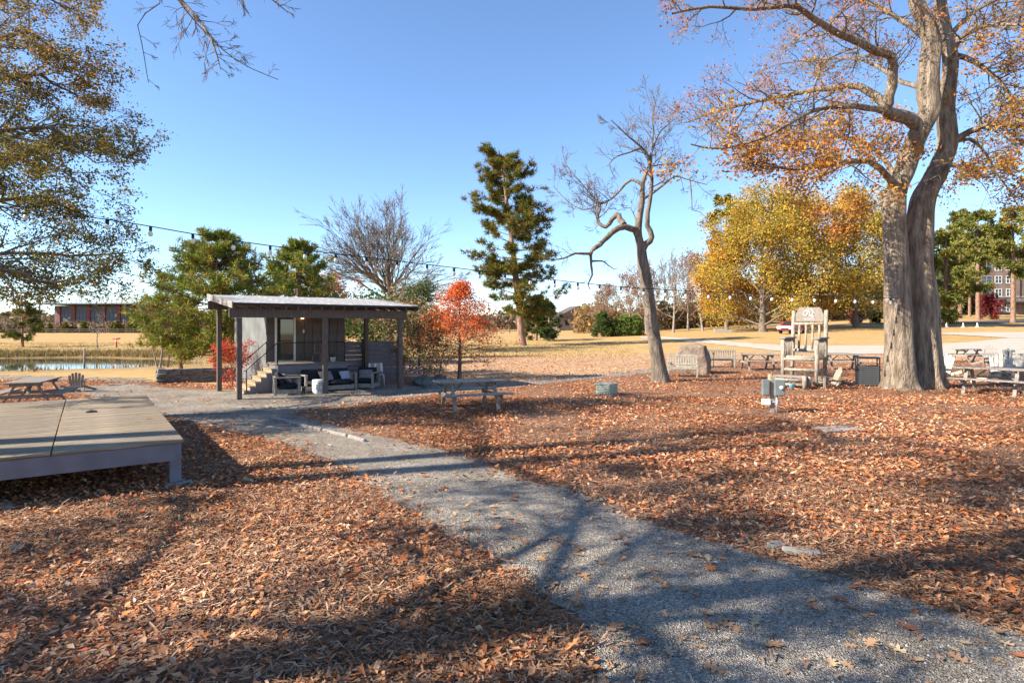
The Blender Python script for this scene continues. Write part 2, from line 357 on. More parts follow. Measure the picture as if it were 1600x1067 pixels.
# ------------------------------------------------------------------ fallen leaves and wood chips (nobody could count them)
def lobed(n=1):
    """an oak leaf outline, x along the midrib, unit length"""
    half = [(0, .015), (.22, .03), (.28, .17), (.36, .20), (.40, .07), (.50, .10), (.58, .30), (.66, .31), (.68, .10), (.78, .10), (.86, .20), (.91, .17), (.92, .06), (1, .0)]
    return np.array(half + [(x, -y) for x, y in half[-2::-1]])
OAK = lobed()
def pieces(P, yaw, size, kind, colr, rg, tilt=.35, lift=.02):
    """flat curled pieces lying on the ground; returns vertices, triangles, colours"""
    n = len(P)
    if kind == 'chip':
        base = np.array([(-.5, -.09, 0), (.5, -.07, .0), (.5, .08, .0), (-.5, .09, 0)]); tri = np.array([(0, 1, 2), (0, 2, 3)])
    elif kind == 'leaf':
        base = np.array([(-.5, 0, .04), (-.1, -.24, .10), (.5, 0, .06), (-.1, .24, .10), (.0, 0, -.02)]); tri = np.array([(0, 1, 4), (1, 2, 4), (2, 3, 4), (3, 0, 4)])
    else:
        m = len(OAK); base = np.zeros((m + 1, 3)); base[:m, :2] = OAK - [.5, 0]; base[:m, 2] = .10 * np.abs(base[:m, 1]) * 3 + .25 * base[:m, 0] ** 2
        base[m] = (.05, 0, 0); tri = np.array([(i, (i + 1) % m, m) for i in range(m)])
    k = len(base)
    cy, sy = np.cos(yaw), np.sin(yaw); ax = np.clip(rg.normal(0, tilt, n), -.55, .55); ay = np.clip(rg.normal(0, tilt, n), -.55, .55)
    curl = rg.uniform(.3, 1.9, n)
    B = np.repeat(base[None], n, 0) * size[:, None, None]; B[:, :, 2] *= curl[:, None]
    B[:, :, 1] *= rg.uniform(.7, 1.3, n)[:, None]
    z = B[:, :, 2] + B[:, :, 0] * np.tan(ax)[:, None] + B[:, :, 1] * np.tan(ay)[:, None]
    x = B[:, :, 0] * cy[:, None] - B[:, :, 1] * sy[:, None]; y = B[:, :, 0] * sy[:, None] + B[:, :, 1] * cy[:, None]
    z = z - z.min(1)[:, None]
    V = np.stack([x + P[:, :1], y + P[:, 1:2], z + .016 + rg.uniform(0, lift, n)[:, None]], -1)
    T = tri[None] + (np.arange(n) * k)[:, None, None]
    return V.reshape(-1, 3), T.reshape(-1, 3), np.repeat(colr, k, 0)
LP = 1.32 * np.array([(.36, .17, .085), (.43, .235, .125), (.32, .13, .062), (.22, .115, .07), (.47, .30, .18), (.43, .155, .055), (.26, .155, .105), (.36, .085, .045), (.50, .37, .26)])
LP = (LP * .97 + LP.mean(1, keepdims=True) * .03) * np.array([1.05, .94, .86])
LW = np.array([.22, .18, .17, .13, .09, .10, .07, .015, .025]); LW = LW / LW.sum()
CP = np.array([1.03, .95, .88]) * 1.2 * np.array([(.26, .145, .085), (.34, .215, .135), (.18, .10, .065), (.41, .30, .205), (.27, .20, .155)])
rg = np.random.default_rng(11)
path_in = lambda P: inpoly(P, path_poly)
mul_in = lambda P: inpoly(P, mulch_poly)
def scatter(y0, y1, dens, side=.93, xpad=1.5):
    n = int(dens * (y1 - y0) * ((y0 + y1) * side + 2 * xpad)); y = rg.uniform(y0, y1, n * 2); x = rg.uniform(-1, 1, n * 2) * (y1 * side + xpad)
    k = np.abs(x) < y * side + xpad; P = np.stack([x, y], 1)[k][:n]
    return P
allV, allT, allC = [], [], []; off = 0
def addp(P, kind, smin, smax, pal, wts=None, tilt=.35, lift=.02, keep=None):
    global off
    if len(P) == 0: return
    c = pal[rg.choice(len(pal), len(P), p=wts)] * rg.uniform(.65, 1.3, len(P))[:, None]
    big = patch(P, .33, 20.)[:, None]; c = c * (1 + .5 * big * np.array([1., 1.15, 1.3]))
    V, T, Cc = pieces(P, rg.uniform(0, 6.283, len(P)), rg.uniform(smin, smax, len(P)), kind, np.clip(c, 0, .8), rg, tilt, lift)
    allV.append(V); allT.append(T + off); allC.append(Cc); off += len(V)
def patch(P, s, o): return np.array([noise.noise((a * s, b * s, o)) for a, b in P])
for (y0, y1, dc, dl, do) in [(2.4, 5, 1700, 420, 14), (5, 8, 1000, 380, 13), (8, 12, 400, 330, 9), (12, 18, 80, 240, 4), (18, 26, 0, 120, 0), (26, 39, 0, 40, 0)]:
    for kind, dens in (('chip', dc), ('leaf', dl), ('oak', do)):
        if dens == 0: continue
        P = scatter(y0, y1, dens); P = P[mul_in(P)]
        nzv = patch(P, .55, 3.)
        if kind == 'chip': P = P[rg.random(len(P)) < np.clip(.7 + nzv * 1.9, .12, 1)]
        else: P = P[rg.random(len(P)) < np.clip(.7 - nzv * 1.5, .15, 1)]
        ip = path_in(P)
        jit = path_in(P + rg.normal(0, .16 if y0 < 8 else .3, P.shape))
        on = np.clip((.02 if kind == 'chip' else .035) + (.10 if y0 > 11 else .03) * np.clip(patch(P, .8, 40.) * 2.2, 0, 1) + (.05 if y0 > 11 else 0), 0, .5)
        kp = ~jit | (rg.random(len(P)) < on)
        P = P[kp & ~(ip & (rg.random(len(P)) < .3))]
        if kind == 'chip': addp(P, 'chip', .025, .085, CP, None, .2, .03)
        elif kind == 'leaf': addp(P, 'leaf', .04 if y0 < 8 else .055, .085 if y0 < 8 else .105, LP, LW, .3, .03)
        else: addp(P, 'oak', .08, .15, LP, LW, .2, .03)
# leaves blown on to the lawn beyond and round the pavilion
P = scatter(22, 46, 16); P = P[~mul_in(P) & (P[:, 0] > -9)]; P = P[rg.random(len(P)) < np.clip(1.5 - (P[:, 1] - 22) / 20, .1, 1)]
addp(P, 'leaf', .08, .14, LP * 1.1, LW, .4, .03)
tag(obj('leaf_litter', meshnp('leaf_litter', np.concatenate(allV), np.concatenate(allT), M['litter'], np.concatenate(allC))), 'brown fallen oak leaves and shredded wood chips covering the ground', 'leaf litter', kind='stuff')
# gravel stones
P = scatter(2.4, 9.5, 420); P = P[path_in(P)]; n = len(P)
oct_ = np.array([(1, 0, 0), (0, 1, 0), (-1, 0, 0), (0, -1, 0), (0, 0, .7), (0, 0, -.5)]); ot = np.array([(0, 1, 4), (1, 2, 4), (2, 3, 4), (3, 0, 4)])
s_ = rg.uniform(.004, .011, n) * np.where(rg.random(n) < .04, 1.7, 1); yaw = rg.uniform(0, 6.28, n); B = np.repeat(oct_[None], n, 0) * s_[:, None, None] * rg.uniform(.6, 1.4, (n, 1, 3))
V = np.stack([B[:, :, 0] * np.cos(yaw)[:, None] - B[:, :, 1] * np.sin(yaw)[:, None] + P[:, :1], B[:, :, 0] * np.sin(yaw)[:, None] + B[:, :, 1] * np.cos(yaw)[:, None] + P[:, 1:], B[:, :, 2] + .014], -1)
gc = np.array([(.36, .345, .325), (.25, .24, .23), (.47, .45, .42), (.32, .28, .23), (.60, .58, .54)])[rg.choice(5, n, p=[.35, .3, .2, .1, .05])]
tag(obj('gravel_stones', meshnp('gravel_stones', V.reshape(-1, 3), (ot[None] + (np.arange(n) * 6)[:, None, None]).reshape(-1, 3), M['litter'], np.repeat(gc, 6, 0))), 'loose grey gravel stones on the path', 'gravel', kind='stuff')
# the large single leaves lying on the gravel
LEAFM = []
for i, c in enumerate([(.46, .27, .13), (.40, .24, .14), (.50, .36, .22), (.34, .13, .07), (.33, .2, .12)]):
    V, T, Cc = pieces(np.zeros((1, 2)), np.zeros(1), np.ones(1), 'oak' if i != 3 else 'leaf', np.array([c]), rg, .08, .001); V[:, 2] -= V[:, 2].min()
    LEAFM.append(meshnp('fallen_leaf', V, T, M['litter'], Cc))
spots = [G(x, y) for x, y in [(915, 905), (858, 918), (895, 1003), (1300, 1040), (1405, 1020), (1205, 1012), (1080, 870), (1030, 912), (1180, 975), (1290, 845), (1420, 920), (960, 985), (1045, 1020), (1120, 1050), (1500, 1035), (1560, 990), (905, 870), (820, 850)]]
P = scatter(3.4, 9, 14); P = P[path_in(P)]
spots += [Vector((p[0], p[1], 0)) for p in P[:170]]
for i, p in enumerate(spots):
    o = obj('fallen_leaf', LEAFM[int(rg.choice(5, p=[.28, .27, .2, .1, .15]))], PATH); o.location = (p.x, p.y, .019); s = rg.uniform(.13, .2) if i < 18 else rg.uniform(.07, .15)
    o.scale = (s, s, s); o.rotation_euler = (rg.normal(0, .06), rg.normal(0, .06), rg.uniform(0, 6.28))
# ------------------------------------------------------------------ trees
class Wood:
    def __init__(s): s.V = []; s.F = []; s.n = 0
    def tube(s, pts, rad, n):
        P = np.array([tuple(p) for p in pts]); r = np.asarray(rad); m = len(P)
        D = np.empty_like(P); D[1:-1] = P[2:] - P[:-2]; D[0] = P[1] - P[0]; D[-1] = P[-1] - P[-2]
        D /= np.maximum(np.linalg.norm(D, axis=1), 1e-9)[:, None]
        ref = np.array([0.31, 0.87, 0.38]) if abs(D[:, 2]).mean() > .6 else np.array([.05, .08, .99])
        A = np.cross(D, ref); A /= np.maximum(np.linalg.norm(A, axis=1), 1e-9)[:, None]; B = np.cross(D, A)
        t = np.arange(n) * 2 * np.pi / n
        V = P[:, None] + (A[:, None] * np.cos(t)[None, :, None] + B[:, None] * np.sin(t)[None, :, None]) * r[:, None, None]
        i = np.arange(m - 1)[:, None] * n; k = np.arange(n)[None]; k2 = (k + 1) % n
        s.V.append(V.reshape(-1, 3)); s.F.append((np.stack([i + k, i + k2, i + n + k2, i + n + k], -1).reshape(-1, 4)) + s.n); s.n += m * n
    def mesh(s, name, m): return meshnp(name, np.concatenate(s.V), np.concatenate(s.F), m, None, True)
def rvec(rg): return Vector(rg.normal(0, 1, 3)).normalized()
def spline(pts, step):
    """smooth polyline through points"""
    out = []; n = len(pts)
    for i in range(n - 1):
        p0, p1, p2, p3 = pts[max(i - 1, 0)], pts[i], pts[i + 1], pts[min(i + 2, n - 1)]
        m = max(2, int((p2 - p1).length / step))
        for k in range(m):
            t = k / m; out.append(.5 * ((2 * p1) + (p2 - p0) * t + (2 * p0 - 5 * p1 + 4 * p2 - p3) * t * t + (3 * p1 - p0 - 3 * p2 + p3) * t ** 3))
    out.append(pts[-1]); return out
def branch(W, tips, rg, p, d, L, r, lvl, q):
    """one branch with its side branches; q: settings"""
    ns = 4 if lvl > 0 else 3
    pts = [p.copy()]; rad = [r]; dd = d.copy(); dirs = [d.copy()]
    for i in range(ns):
        dd = (dd + rvec(rg) * q.get('wig', .25) + Vector((0, 0, q.get('up', .05)))).normalized()
        p = p + dd * (L / ns); pts.append(p.copy()); rad.append(max(r * (1 - .75 * (i + 1) / ns), q.get('rmin', .003))); dirs.append(dd.copy())
    W.tube(pts, rad, 5 if r > .04 else (4 if r > .015 else 3))
    if lvl <= 0:
        tips.append((pts[-1], dd)); tips.append((pts[-2], dd)); return
    tips.append((pts[-1], dd)); k = q['kids'][min(lvl, len(q['kids']) - 1)]
    for j in range(k):
        t = rg.uniform(.2, 1.) * ns; i = min(int(t), ns - 1); pp = pts[i].lerp(pts[i + 1], t - i)
        ax = rvec(rg); nd = (dirs[i] * math.cos(q.get('ang', .8)) + (ax - dirs[i] * ax.dot(dirs[i])).normalized() * math.sin(q.get('ang', .8)) * rg.uniform(.6, 1.2))
        nd.z *= q.get('flat', 1.); nd.normalize()
        branch(W, tips, rg, pp, nd, L * rg.uniform(.4, .72) * (1.15 - .45 * t / ns), max(r * (1 - .7 * t / ns) * .6, q.get('rmin', .003)), lvl - 1, q)
def leaves(name, tips, rg, per, spread, size, pal, parent, mat_, wts=None, sizevar=.35, flat=0., keep=None, clump=None):
    P = np.array([tuple(t[0]) for t in tips])
    if clump:                               # leaves hold on in clusters, with bare twigs between
        s_, th = clump; P = P[np.array([noise.noise((a * s_ + 3, b * s_, c_ * s_ * 1.3)) for a, b, c_ in P]) > th]
    if keep is not None: P = P[rg.random(len(P)) < keep]
    n = len(P) * per; Q = np.repeat(P, per, 0) + rg.normal(0, 1, (n, 3)) * spread
    nrm = rg.normal(0, 1, (n, 3)); nrm[:, 2] += flat; nrm /= np.linalg.norm(nrm, axis=1)[:, None]
    a = np.cross(nrm, rg.normal(0, 1, (n, 3))); a /= np.maximum(np.linalg.norm(a, axis=1), 1e-6)[:, None]; b = np.cross(nrm, a)
    s = size * rg.uniform(1 - sizevar, 1 + sizevar, n)[:, None]
    V = np.stack([Q - a * s * .5, Q + b * s * .27 + nrm * s * .1, Q + a * s * .5, Q - b * s * .27 + nrm * s * .1], 1).reshape(-1, 3)
    pal = np.array(pal)
    # tint goes by twig, then by leaf
    tw = pal[rg.choice(len(pal), len(P), p=wts)]; c = np.repeat(tw, per, 0); alt = pal[rg.choice(len(pal), n, p=wts)]
    mk = rg.random(n) < .4; c[mk] = alt[mk]; c = np.clip(c * rg.uniform(.7, 1.25, n)[:, None], 0, .9)
    Fc = np.arange(n * 4).reshape(n, 4)
    return obj(name, meshnp(name, V, Fc, mat_, np.repeat(c, 4, 0)), parent)
def tufts(name, tips, rg, blades, length, width, pal, parent, jitter=.0, keep=None):
    P = np.array([tuple(t[0]) for t in tips]); D = np.array([tuple(t[1]) for t in tips]); n = len(P); k = blades
    P = P + rg.normal(0, 1, P.shape) * jitter
    d = np.repeat(D, k, 0) * .75 + rg.normal(0, .75, (n * k, 3)); d[:, 2] += .15; d /= np.linalg.norm(d, axis=1)[:, None]
    a = np.cross(d, rg.normal(0, 1, (n * k, 3))); a /= np.maximum(np.linalg.norm(a, axis=1), 1e-6)[:, None]
    o = np.repeat(P, k, 0); L = length * rg.uniform(.6, 1.15, n * k)[:, None]
    V = np.stack([o - a * width * .5, o + a * width * .5, o + d * L + a * width * .25, o + d * L - a * width * .25], 1).reshape(-1, 3)
    pal = np.array(pal); c = np.repeat(pal[rg.choice(len(pal), n)], k, 0) * rg.uniform(.7, 1.25, n * k)[:, None]
    return obj(name, meshnp(name, V, np.arange(n * k * 4).reshape(-1, 4), M['needle'], np.repeat(c, 4, 0)), parent)
def rel(t, tips): return tips
def limb(W, tips, rg, pts, r0, r1, q, kids, klen, lvl, t0=.25, n=8, step=.5):
    """a drawn limb, with side branches grown along it"""
    S = spline(pts, step); m = len(S); rad = [r0 + (r1 - r0) * (i / (m - 1)) ** .8 for i in range(m)]
    S = [p + rvec(rg) * min(.25 * rad[i], .04) for i, p in enumerate(S)]
    W.tube(S, rad, n)
    tips.append((S[-1], (S[-1] - S[-2]).normalized()))
    for j in range(kids):
        t = (t0 + (1 - t0) * ((j + rg.random()) / kids)) * (m - 1); i = min(int(t), m - 2); p = S[i].lerp(S[i + 1], t - i); d = (S[i + 1] - S[i]).normalized()
        ax = rvec(rg); nd = (d * rg.uniform(.3, .9) + (ax - d * ax.dot(d)).normalized()); nd.z = nd.z * q.get('flat', 1) + q.get('up', 0); nd.normalize()
        branch(W, tips, rg, p, nd, klen * rg.uniform(.55, 1.2) * (1.1 - .5 * t / m), max(min(rad[i] * .5, klen * .018), .006), lvl, q)
    return S
def trunk_mesh(name, pts, rads, m, parent, n=28, flare=.5, fl_h=.7, seed=0, grooves=6, gd=.09, step=.12):
    """tapered trunk with buttress flare and furrowed surface"""
    S = spline(pts, step); L = [0]
    for i in range(1, len(S)): L.append(L[-1] + (S[i] - S[i - 1]).length)
    tot = L[-1]; kn = np.linspace(0, tot, len(rads)); V = []; Fs = []
    for i, p in enumerate(S):
        r = float(np.interp(L[i], kn, rads)); hgt = max(p.z - pts[0].z, 0)
        for k in range(n):
            a = 2 * math.pi * k / n
            g = 1 + gd * math.sin(grooves * a + seed + .5 * math.sin(hgt * 1.1)) * (.5 + .5 * math.exp(-hgt / 2.5)) + .09 * noise.noise((math.cos(a) * 1.6 + seed, math.sin(a) * 1.6, hgt * .8)) + .03 * noise.noise((math.cos(a) * 7 + seed, math.sin(a) * 7, hgt * 1.6))
            f = 1 + flare * math.exp(-hgt / fl_h * 2.4) * (1 + .35 * math.sin(grooves * a + seed))
            V.append((p.x + r * g * f * math.cos(a), p.y + r * g * f * math.sin(a), p.z))
    m_ = len(S)
    Fs = [(i * n + k, i * n + (k + 1) % n, (i + 1) * n + (k + 1) % n, (i + 1) * n + k) for i in range(m_ - 1) for k in range(n)]
    return obj(name, meshnp(name, V, Fs, m, None, True), parent), S
OAKPAL = [(.52, .20, .05), (.56, .27, .06), (.43, .15, .045), (.36, .19, .075), (.50, .32, .07), (.32, .27, .07)]
# --- the great twin-trunked oak
def big_oak():
    rg = np.random.default_rng(21); Y = 20.6
    t = thing('oak_tree', 'huge twin trunked oak with pale furrowed bark and thinning orange leaves', 'tree', (13.7, Y, 0))
    o = Vector((13.7, Y, 0)); A = lambda px, py, dy=0: at(px, py, Y + dy) - o
    g0 = lambda px, dy: Vector(((px - 800) / F * (Y + dy), Y + dy, -.08)) - o
    _, SL = trunk_mesh('trunk', [g0(1408, -.1), A(1405, 560, -.1), A(1402, 450), A(1398, 375), A(1398, 307), A(1412, 271), A(1424, 234), A(1438, 203), A(1452, 172), A(1450, 142), A(1452, 99), A(1455, 65), A(1444, 30), A(1431, 0), A(1424, -70, .5), A(1430, -150, 1)],
               [.50, .45, .41, .38, .36, .35, .34, .34, .30, .25, .2, .14, .08], M['oakbark'], t, seed=1, flare=.36)
    trunk_mesh('trunk', [g0(1450, .25), A(1447, 560, .25), A(1443, 470, .3), A(1437, 400, .3), A(1441, 319, .4), A(1464, 271, .5), A(1480, 229, .6), A(1480, 192, .6), A(1478, 164, .7), A(1485, 99, .8), A(1478, 56, .9), A(1470, 0, 1), A(1478, -80, 1.2), A(1470, -150, 1.4)],
               [.50, .46, .43, .42, .40, .36, .31, .27, .24, .2, .15, .1, .06], M['oakbark'], t, seed=4, flare=.36)
    W = Wood(); tips = []; bare = []; q = dict(kids=[3, 4, 4, 4], wig=.32, up=.02, flat=.7, ang=.8, rmin=.006)
    dense = []
    def lb(P, r0, r1, kids, klen, tp, lvl=2, t0=.25): return limb(W, tp, rg, P, r0, r1, q, kids, klen, lvl, t0)
    lb([A(1438, 203), A(1421, 186, -.2), A(1398, 181, -.5), A(1385, 172, -.8), A(1390, 150, -1), A(1393, 121, -1.2), A(1392, 90, -1.5), A(1366, 78, -1.9), A(1328, 60, -2.3), A(1289, 41, -2.7), A(1259, 19, -3), A(1233, 9, -3.2), A(1172, 15, -3.5), A(1108, 11, -3.7), A(1050, 22, -3.9)], .25, .03, 34, 2.0, bare, 2, .4)
    lb([A(1384, 165, -.8), A(1345, 137, -.4), A(1302, 137, 0), A(1241, 147, .5), A(1185, 159, 1), A(1129, 172, 1.4), A(1070, 192, 1.7)], .16, .02, 26, 1.9, bare, 2)
    lb([A(1400, 180, -.5), A(1371, 172, -1.2), A(1319, 166, -2), A(1267, 175, -2.6), A(1194, 215, -3.2), A(1129, 233, -3.5), A(1080, 226, -3.8)], .13, .02, 24, 1.7, tips, 2)
    lb([A(1400, 290, -.1), A(1358, 252, -1), A(1302, 258, -1.8), A(1241, 265, -2.4), A(1190, 258, -2.8)], .13, .025, 26, 1.7, dense, 2, .15)
    lb([A(1404, 285, .1), A(1370, 235, 1), A(1320, 215, 1.8), A(1260, 218, 2.6), A(1210, 235, 3)], .12, .025, 22, 1.7, dense, 2, .15)
    lb([A(1398, 330, .1), A(1368, 318, .8), A(1330, 330, 1.4), A(1300, 345, 1.8)], .07, .015, 12, 1.2, dense, 2, .3)
    lb([A(1485, 222, .6), A(1514, 206, .3), A(1539, 196, 0), A(1570, 194, -.3), A(1600, 196, -.6), A(1680, 180, -1)], .14, .05, 26, 1.8, tips, 2)
    lb([A(1491, 86, .8), A(1526, 99, .5), A(1560, 125, .2), A(1582, 151, 0), A(1640, 190, -.3)], .11, .03, 24, 1.8, tips, 2)
    lb([A(1488, 224, .6), A(1515, 217, 1.2), A(1540, 240, 1.6), A(1556, 270, 1.9), A(1575, 295, 2), A(1592, 325, 2)], .08, .012, 20, 1.3, tips, 2)
    lb([A(1470, 262, .5), A(1495, 258, -.5), A(1520, 270, -1.2), A(1540, 262, -1.8)], .08, .02, 14, 1.6, tips, 2, .2)
    lb([A(1455, 70, 0), A(1420, 40, .8), A(1370, 10, 1.6), A(1310, -10, 2.2), A(1240, -40, 2.6)], .12, .03, 26, 2.0, bare, 2)
    lb([A(1450, 140, 0), A(1410, 128, 1.2), A(1350, 95, 2.4), A(1290, 92, 3.4), A(1220, 100, 4.2)], .10, .02, 24, 1.8, tips, 2)
    lb([A(1480, 60, .9), A(1520, 20, 1.3), A(1580, -10, 1.6), A(1650, -30, 1.8)], .11, .03, 22, 2.0, tips, 2)
    lb([A(1482, 110, .8), A(1500, 60, 0), A(1545, 40, -1), A(1600, 40, -2)], .09, .03, 20, 1.8, tips, 2)
    lb([A(1432, 0, 0), A(1400, -40, -.5), A(1340, -80, -1), A(1280, -110, -1.2)], .08, .02, 20, 2., bare, 2)
    obj('branches', W.mesh('branches', M['oakbark']), t)
    leaves('crown', dense, rg, 7, .17, .115, OAKPAL, t, M['leaf'], [.26, .26, .12, .12, .16, .08], clump=(1.1, -.12))
    leaves('crown', tips, rg, 5, .15, .11, OAKPAL, t, M['leaf'], clump=(1.0, .06))
    leaves('crown', bare, rg, 3, .15, .095, [(.46, .17, .08), (.38, .13, .06), (.50, .22, .06)], t, M['leaf'], clump=(.9, .08))
big_oak()
# --- the crooked bare tree
def crooked_tree():
    rg = np.random.default_rng(8); Y = 23.1
    b = at(1033, 597, Y); o = Vector((b.x, Y, 0)); A = lambda px, py, dy=0: at(px, py, Y + dy) - o
    t = thing('crooked_tree', 'leaning bare tree with a kinked dark trunk and drooping limbs', 'tree', o)
    trunk_mesh('trunk', [Vector((0, 0, -.06)), A(1027, 560), A(1019, 510), A(1011, 450), A(1004, 405), A(1002, 387), A(997, 365), A(999, 340), A(1003, 314), A(1004, 288), A(1011, 266)], [.31, .28, .25, .24, .235, .22, .16, .13, .11, .07], M['bark'], t, n=20, flare=.3, fl_h=.5, seed=2, grooves=5, gd=.05)
    W = Wood(); tips = []; q = dict(kids=[3, 4, 4], wig=.22, up=.10, ang=.7, rmin=.006)
    lb = lambda P, r0, r1, k, kl, lvl=1, t0=.3: limb(W, tips, rg, P, r0, r1, q, k, kl, lvl, t0, step=.3)
    lb([A(1003, 390), A(1010, 382, -.05), A(1018, 370, -.1), A(1012, 353, -.1), A(1012, 333, -.1), A(1018, 297, -.15), A(1017, 266, -.2), A(1013, 244, -.2), A(1000, 228, -.3), A(981, 213, -.5), A(955, 188, -.8)], .15, .015, 20, 1.3, 2, .5)
    lb([A(1016, 262, -.2), A(1020, 215, 0), A(1019, 176, .2), A(1010, 145, .4)], .05, .01, 16, 1.1, 2, .1)
    lb([A(1014, 250, -.2), A(1028, 212, .3), A(1040, 198, .6), A(1062, 180, 1)], .05, .01, 12, 1.1, 2, .2)
    lb([A(1012, 262), A(1030, 258, .3), A(1060, 258, .8)], .04, .01, 8, 1., 2, .2)
    lb([A(997, 366), A(985, 356, -.2), A(965, 357, -.4), A(950, 370, -.6), A(937, 382, -.8), A(925, 392, -1), A(922, 398, -1)], .15, .07, 4, .7, 1, .5)
    lb([A(923, 397, -1), A(899, 396, -1.2), A(882, 403, -1.3), A(865, 406, -1.5), A(846, 404, -1.7)], .06, .012, 9, .8, 1, .2)
    lb([A(923, 397, -1), A(924, 415, -1), A(925, 430, -1), A(919, 444, -1.05), A(922, 452, -1.1)], .06, .015, 4, .4, 1)
    lb([A(925, 408, -1), A(941, 408, -.9), A(950, 414, -.8), A(960, 421, -.8)], .04, .015, 4, .4, 1)
    lb([A(976, 352, -.3), A(969, 342, -.1), A(964, 335, 0), A(957, 343, .1), A(947, 355, .2), A(937, 350, .3), A(933, 342, .4), A(937, 328, .5), A(936, 318, .6), A(924, 305, .7), A(905, 283, .9), A(882, 255, 1.2)], .13, .012, 24, 1.2, 2, .4)
    lb([A(1003, 288), A(986, 281, .2), A(970, 296, .4), A(955, 311, .6), A(937, 320, .8), A(912, 328, 1), A(885, 313, 1.2), A(864, 290, 1.4)], .07, .01, 22, 1.2, 2, .35)
    lb([A(1004, 312), A(1022, 300, -.2), A(1037, 289, -.4), A(1054, 276, -.6), A(1073, 280, -.8), A(1105, 289, -1.1)], .07, .015, 12, 1., 2, .4)
    lb([A(1078, 283, -.85), A(1081, 310, -.9), A(1082, 328, -.9), A(1093, 331, -.9), A(1118, 353, -1)], .03, .008, 6, .5, 1)
    lb([A(998, 358), A(985, 325, .3), A(965, 330, .5)], .03, .008, 6, .9, 2)
    lb([A(1002, 230, -.3), A(985, 238, -.5), A(965, 244, -.7), A(953, 255, -.9), A(955, 268, -.9), A(962, 276, -1)], .04, .008, 10, .8, 1)
    obj('branches', W.mesh('branches', M['bark']), t)
crooked_tree()
# --- generic broadleaf
def broadleaf(name, label, loc, H, spread, r0, seed, pal=None, per=5, size=.14, lspread=.25, lvl=3, limbs=14, start=.25, mbark='bark', group=None, up=.12, wts=None, cone=0., kids=(3, 4, 4, 5), keep=None, fork=0, ang=.75, flat=1., rmin=.008, zmin=None, cat='tree', clump=None):
    rg = np.random.default_rng(seed); t = thing(name, label, cat, loc, 0, group); W = Wood(); tips = []
    q = dict(kids=list(kids), wig=.22, up=up, ang=ang, flat=flat, rmin=rmin)
    top = Vector((rg.normal(0, .03) * H, rg.normal(0, .03) * H, H * (.62 if fork else .82))); ctl = [Vector((0, 0, -.08)), Vector((rg.normal(0, .015) * H, rg.normal(0, .015) * H, H * .3)), Vector((rg.normal(0, .025) * H, rg.normal(0, .025) * H, H * .6)), top]
    trunk, S = trunk_mesh('trunk', ctl, [r0, r0 * .85, r0 * .6, r0 * .15], M[mbark], t, n=12, flare=.45, fl_h=.05 * H, seed=seed, step=H / 24, gd=.05)
    for j in range(limbs):
        u = start + (1 - start) * (j + rg.random()) / limbs; i = min(int(u * (len(S) - 1)), len(S) - 2); p = S[i]
        a = j * 2.4 + rg.uniform(-.4, .4)
        if fork:
            u = start + .12 * rg.random(); i = min(int(u * (len(S) - 1)), len(S) - 2); p = S[i]; el = R(6) + R(80) * ((j * .618) % 1); L = rg.uniform(.9, 1.08) / math.hypot(math.cos(el) / fork[0], math.sin(el) / fork[1])
            d = Vector((math.cos(a) * math.cos(el), math.sin(a) * math.cos(el), math.sin(el)))
            branch(W, tips, rg, p, d, L, r0 * .34, lvl - 1, q); continue
        prof = (1 - cone) * math.sqrt(max(.12, 1 - ((u - .55) / .62) ** 2)) + cone * (1.08 - u)
        L = spread * prof * rg.uniform(.75, 1.1); el = (.15 + .9 * (u - start) / (1 - start) if cone < .5 else .15) + up
        d = Vector((math.cos(a) * math.cos(el), math.sin(a) * math.cos(el), math.sin(el)))
        branch(W, tips, rg, p, d, L, max(r0 * .4 * (1.1 - u), .012), lvl - 1, q)
    obj('branches', W.mesh('branches', M[mbark]), t)
    if zmin is not None: tips = [x for x in tips if x[0].z > zmin]
    if pal is not None: leaves('crown', tips, rg, per, lspread, size, pal, t, M['leaf'], wts, keep=keep, clump=clump)
    return t
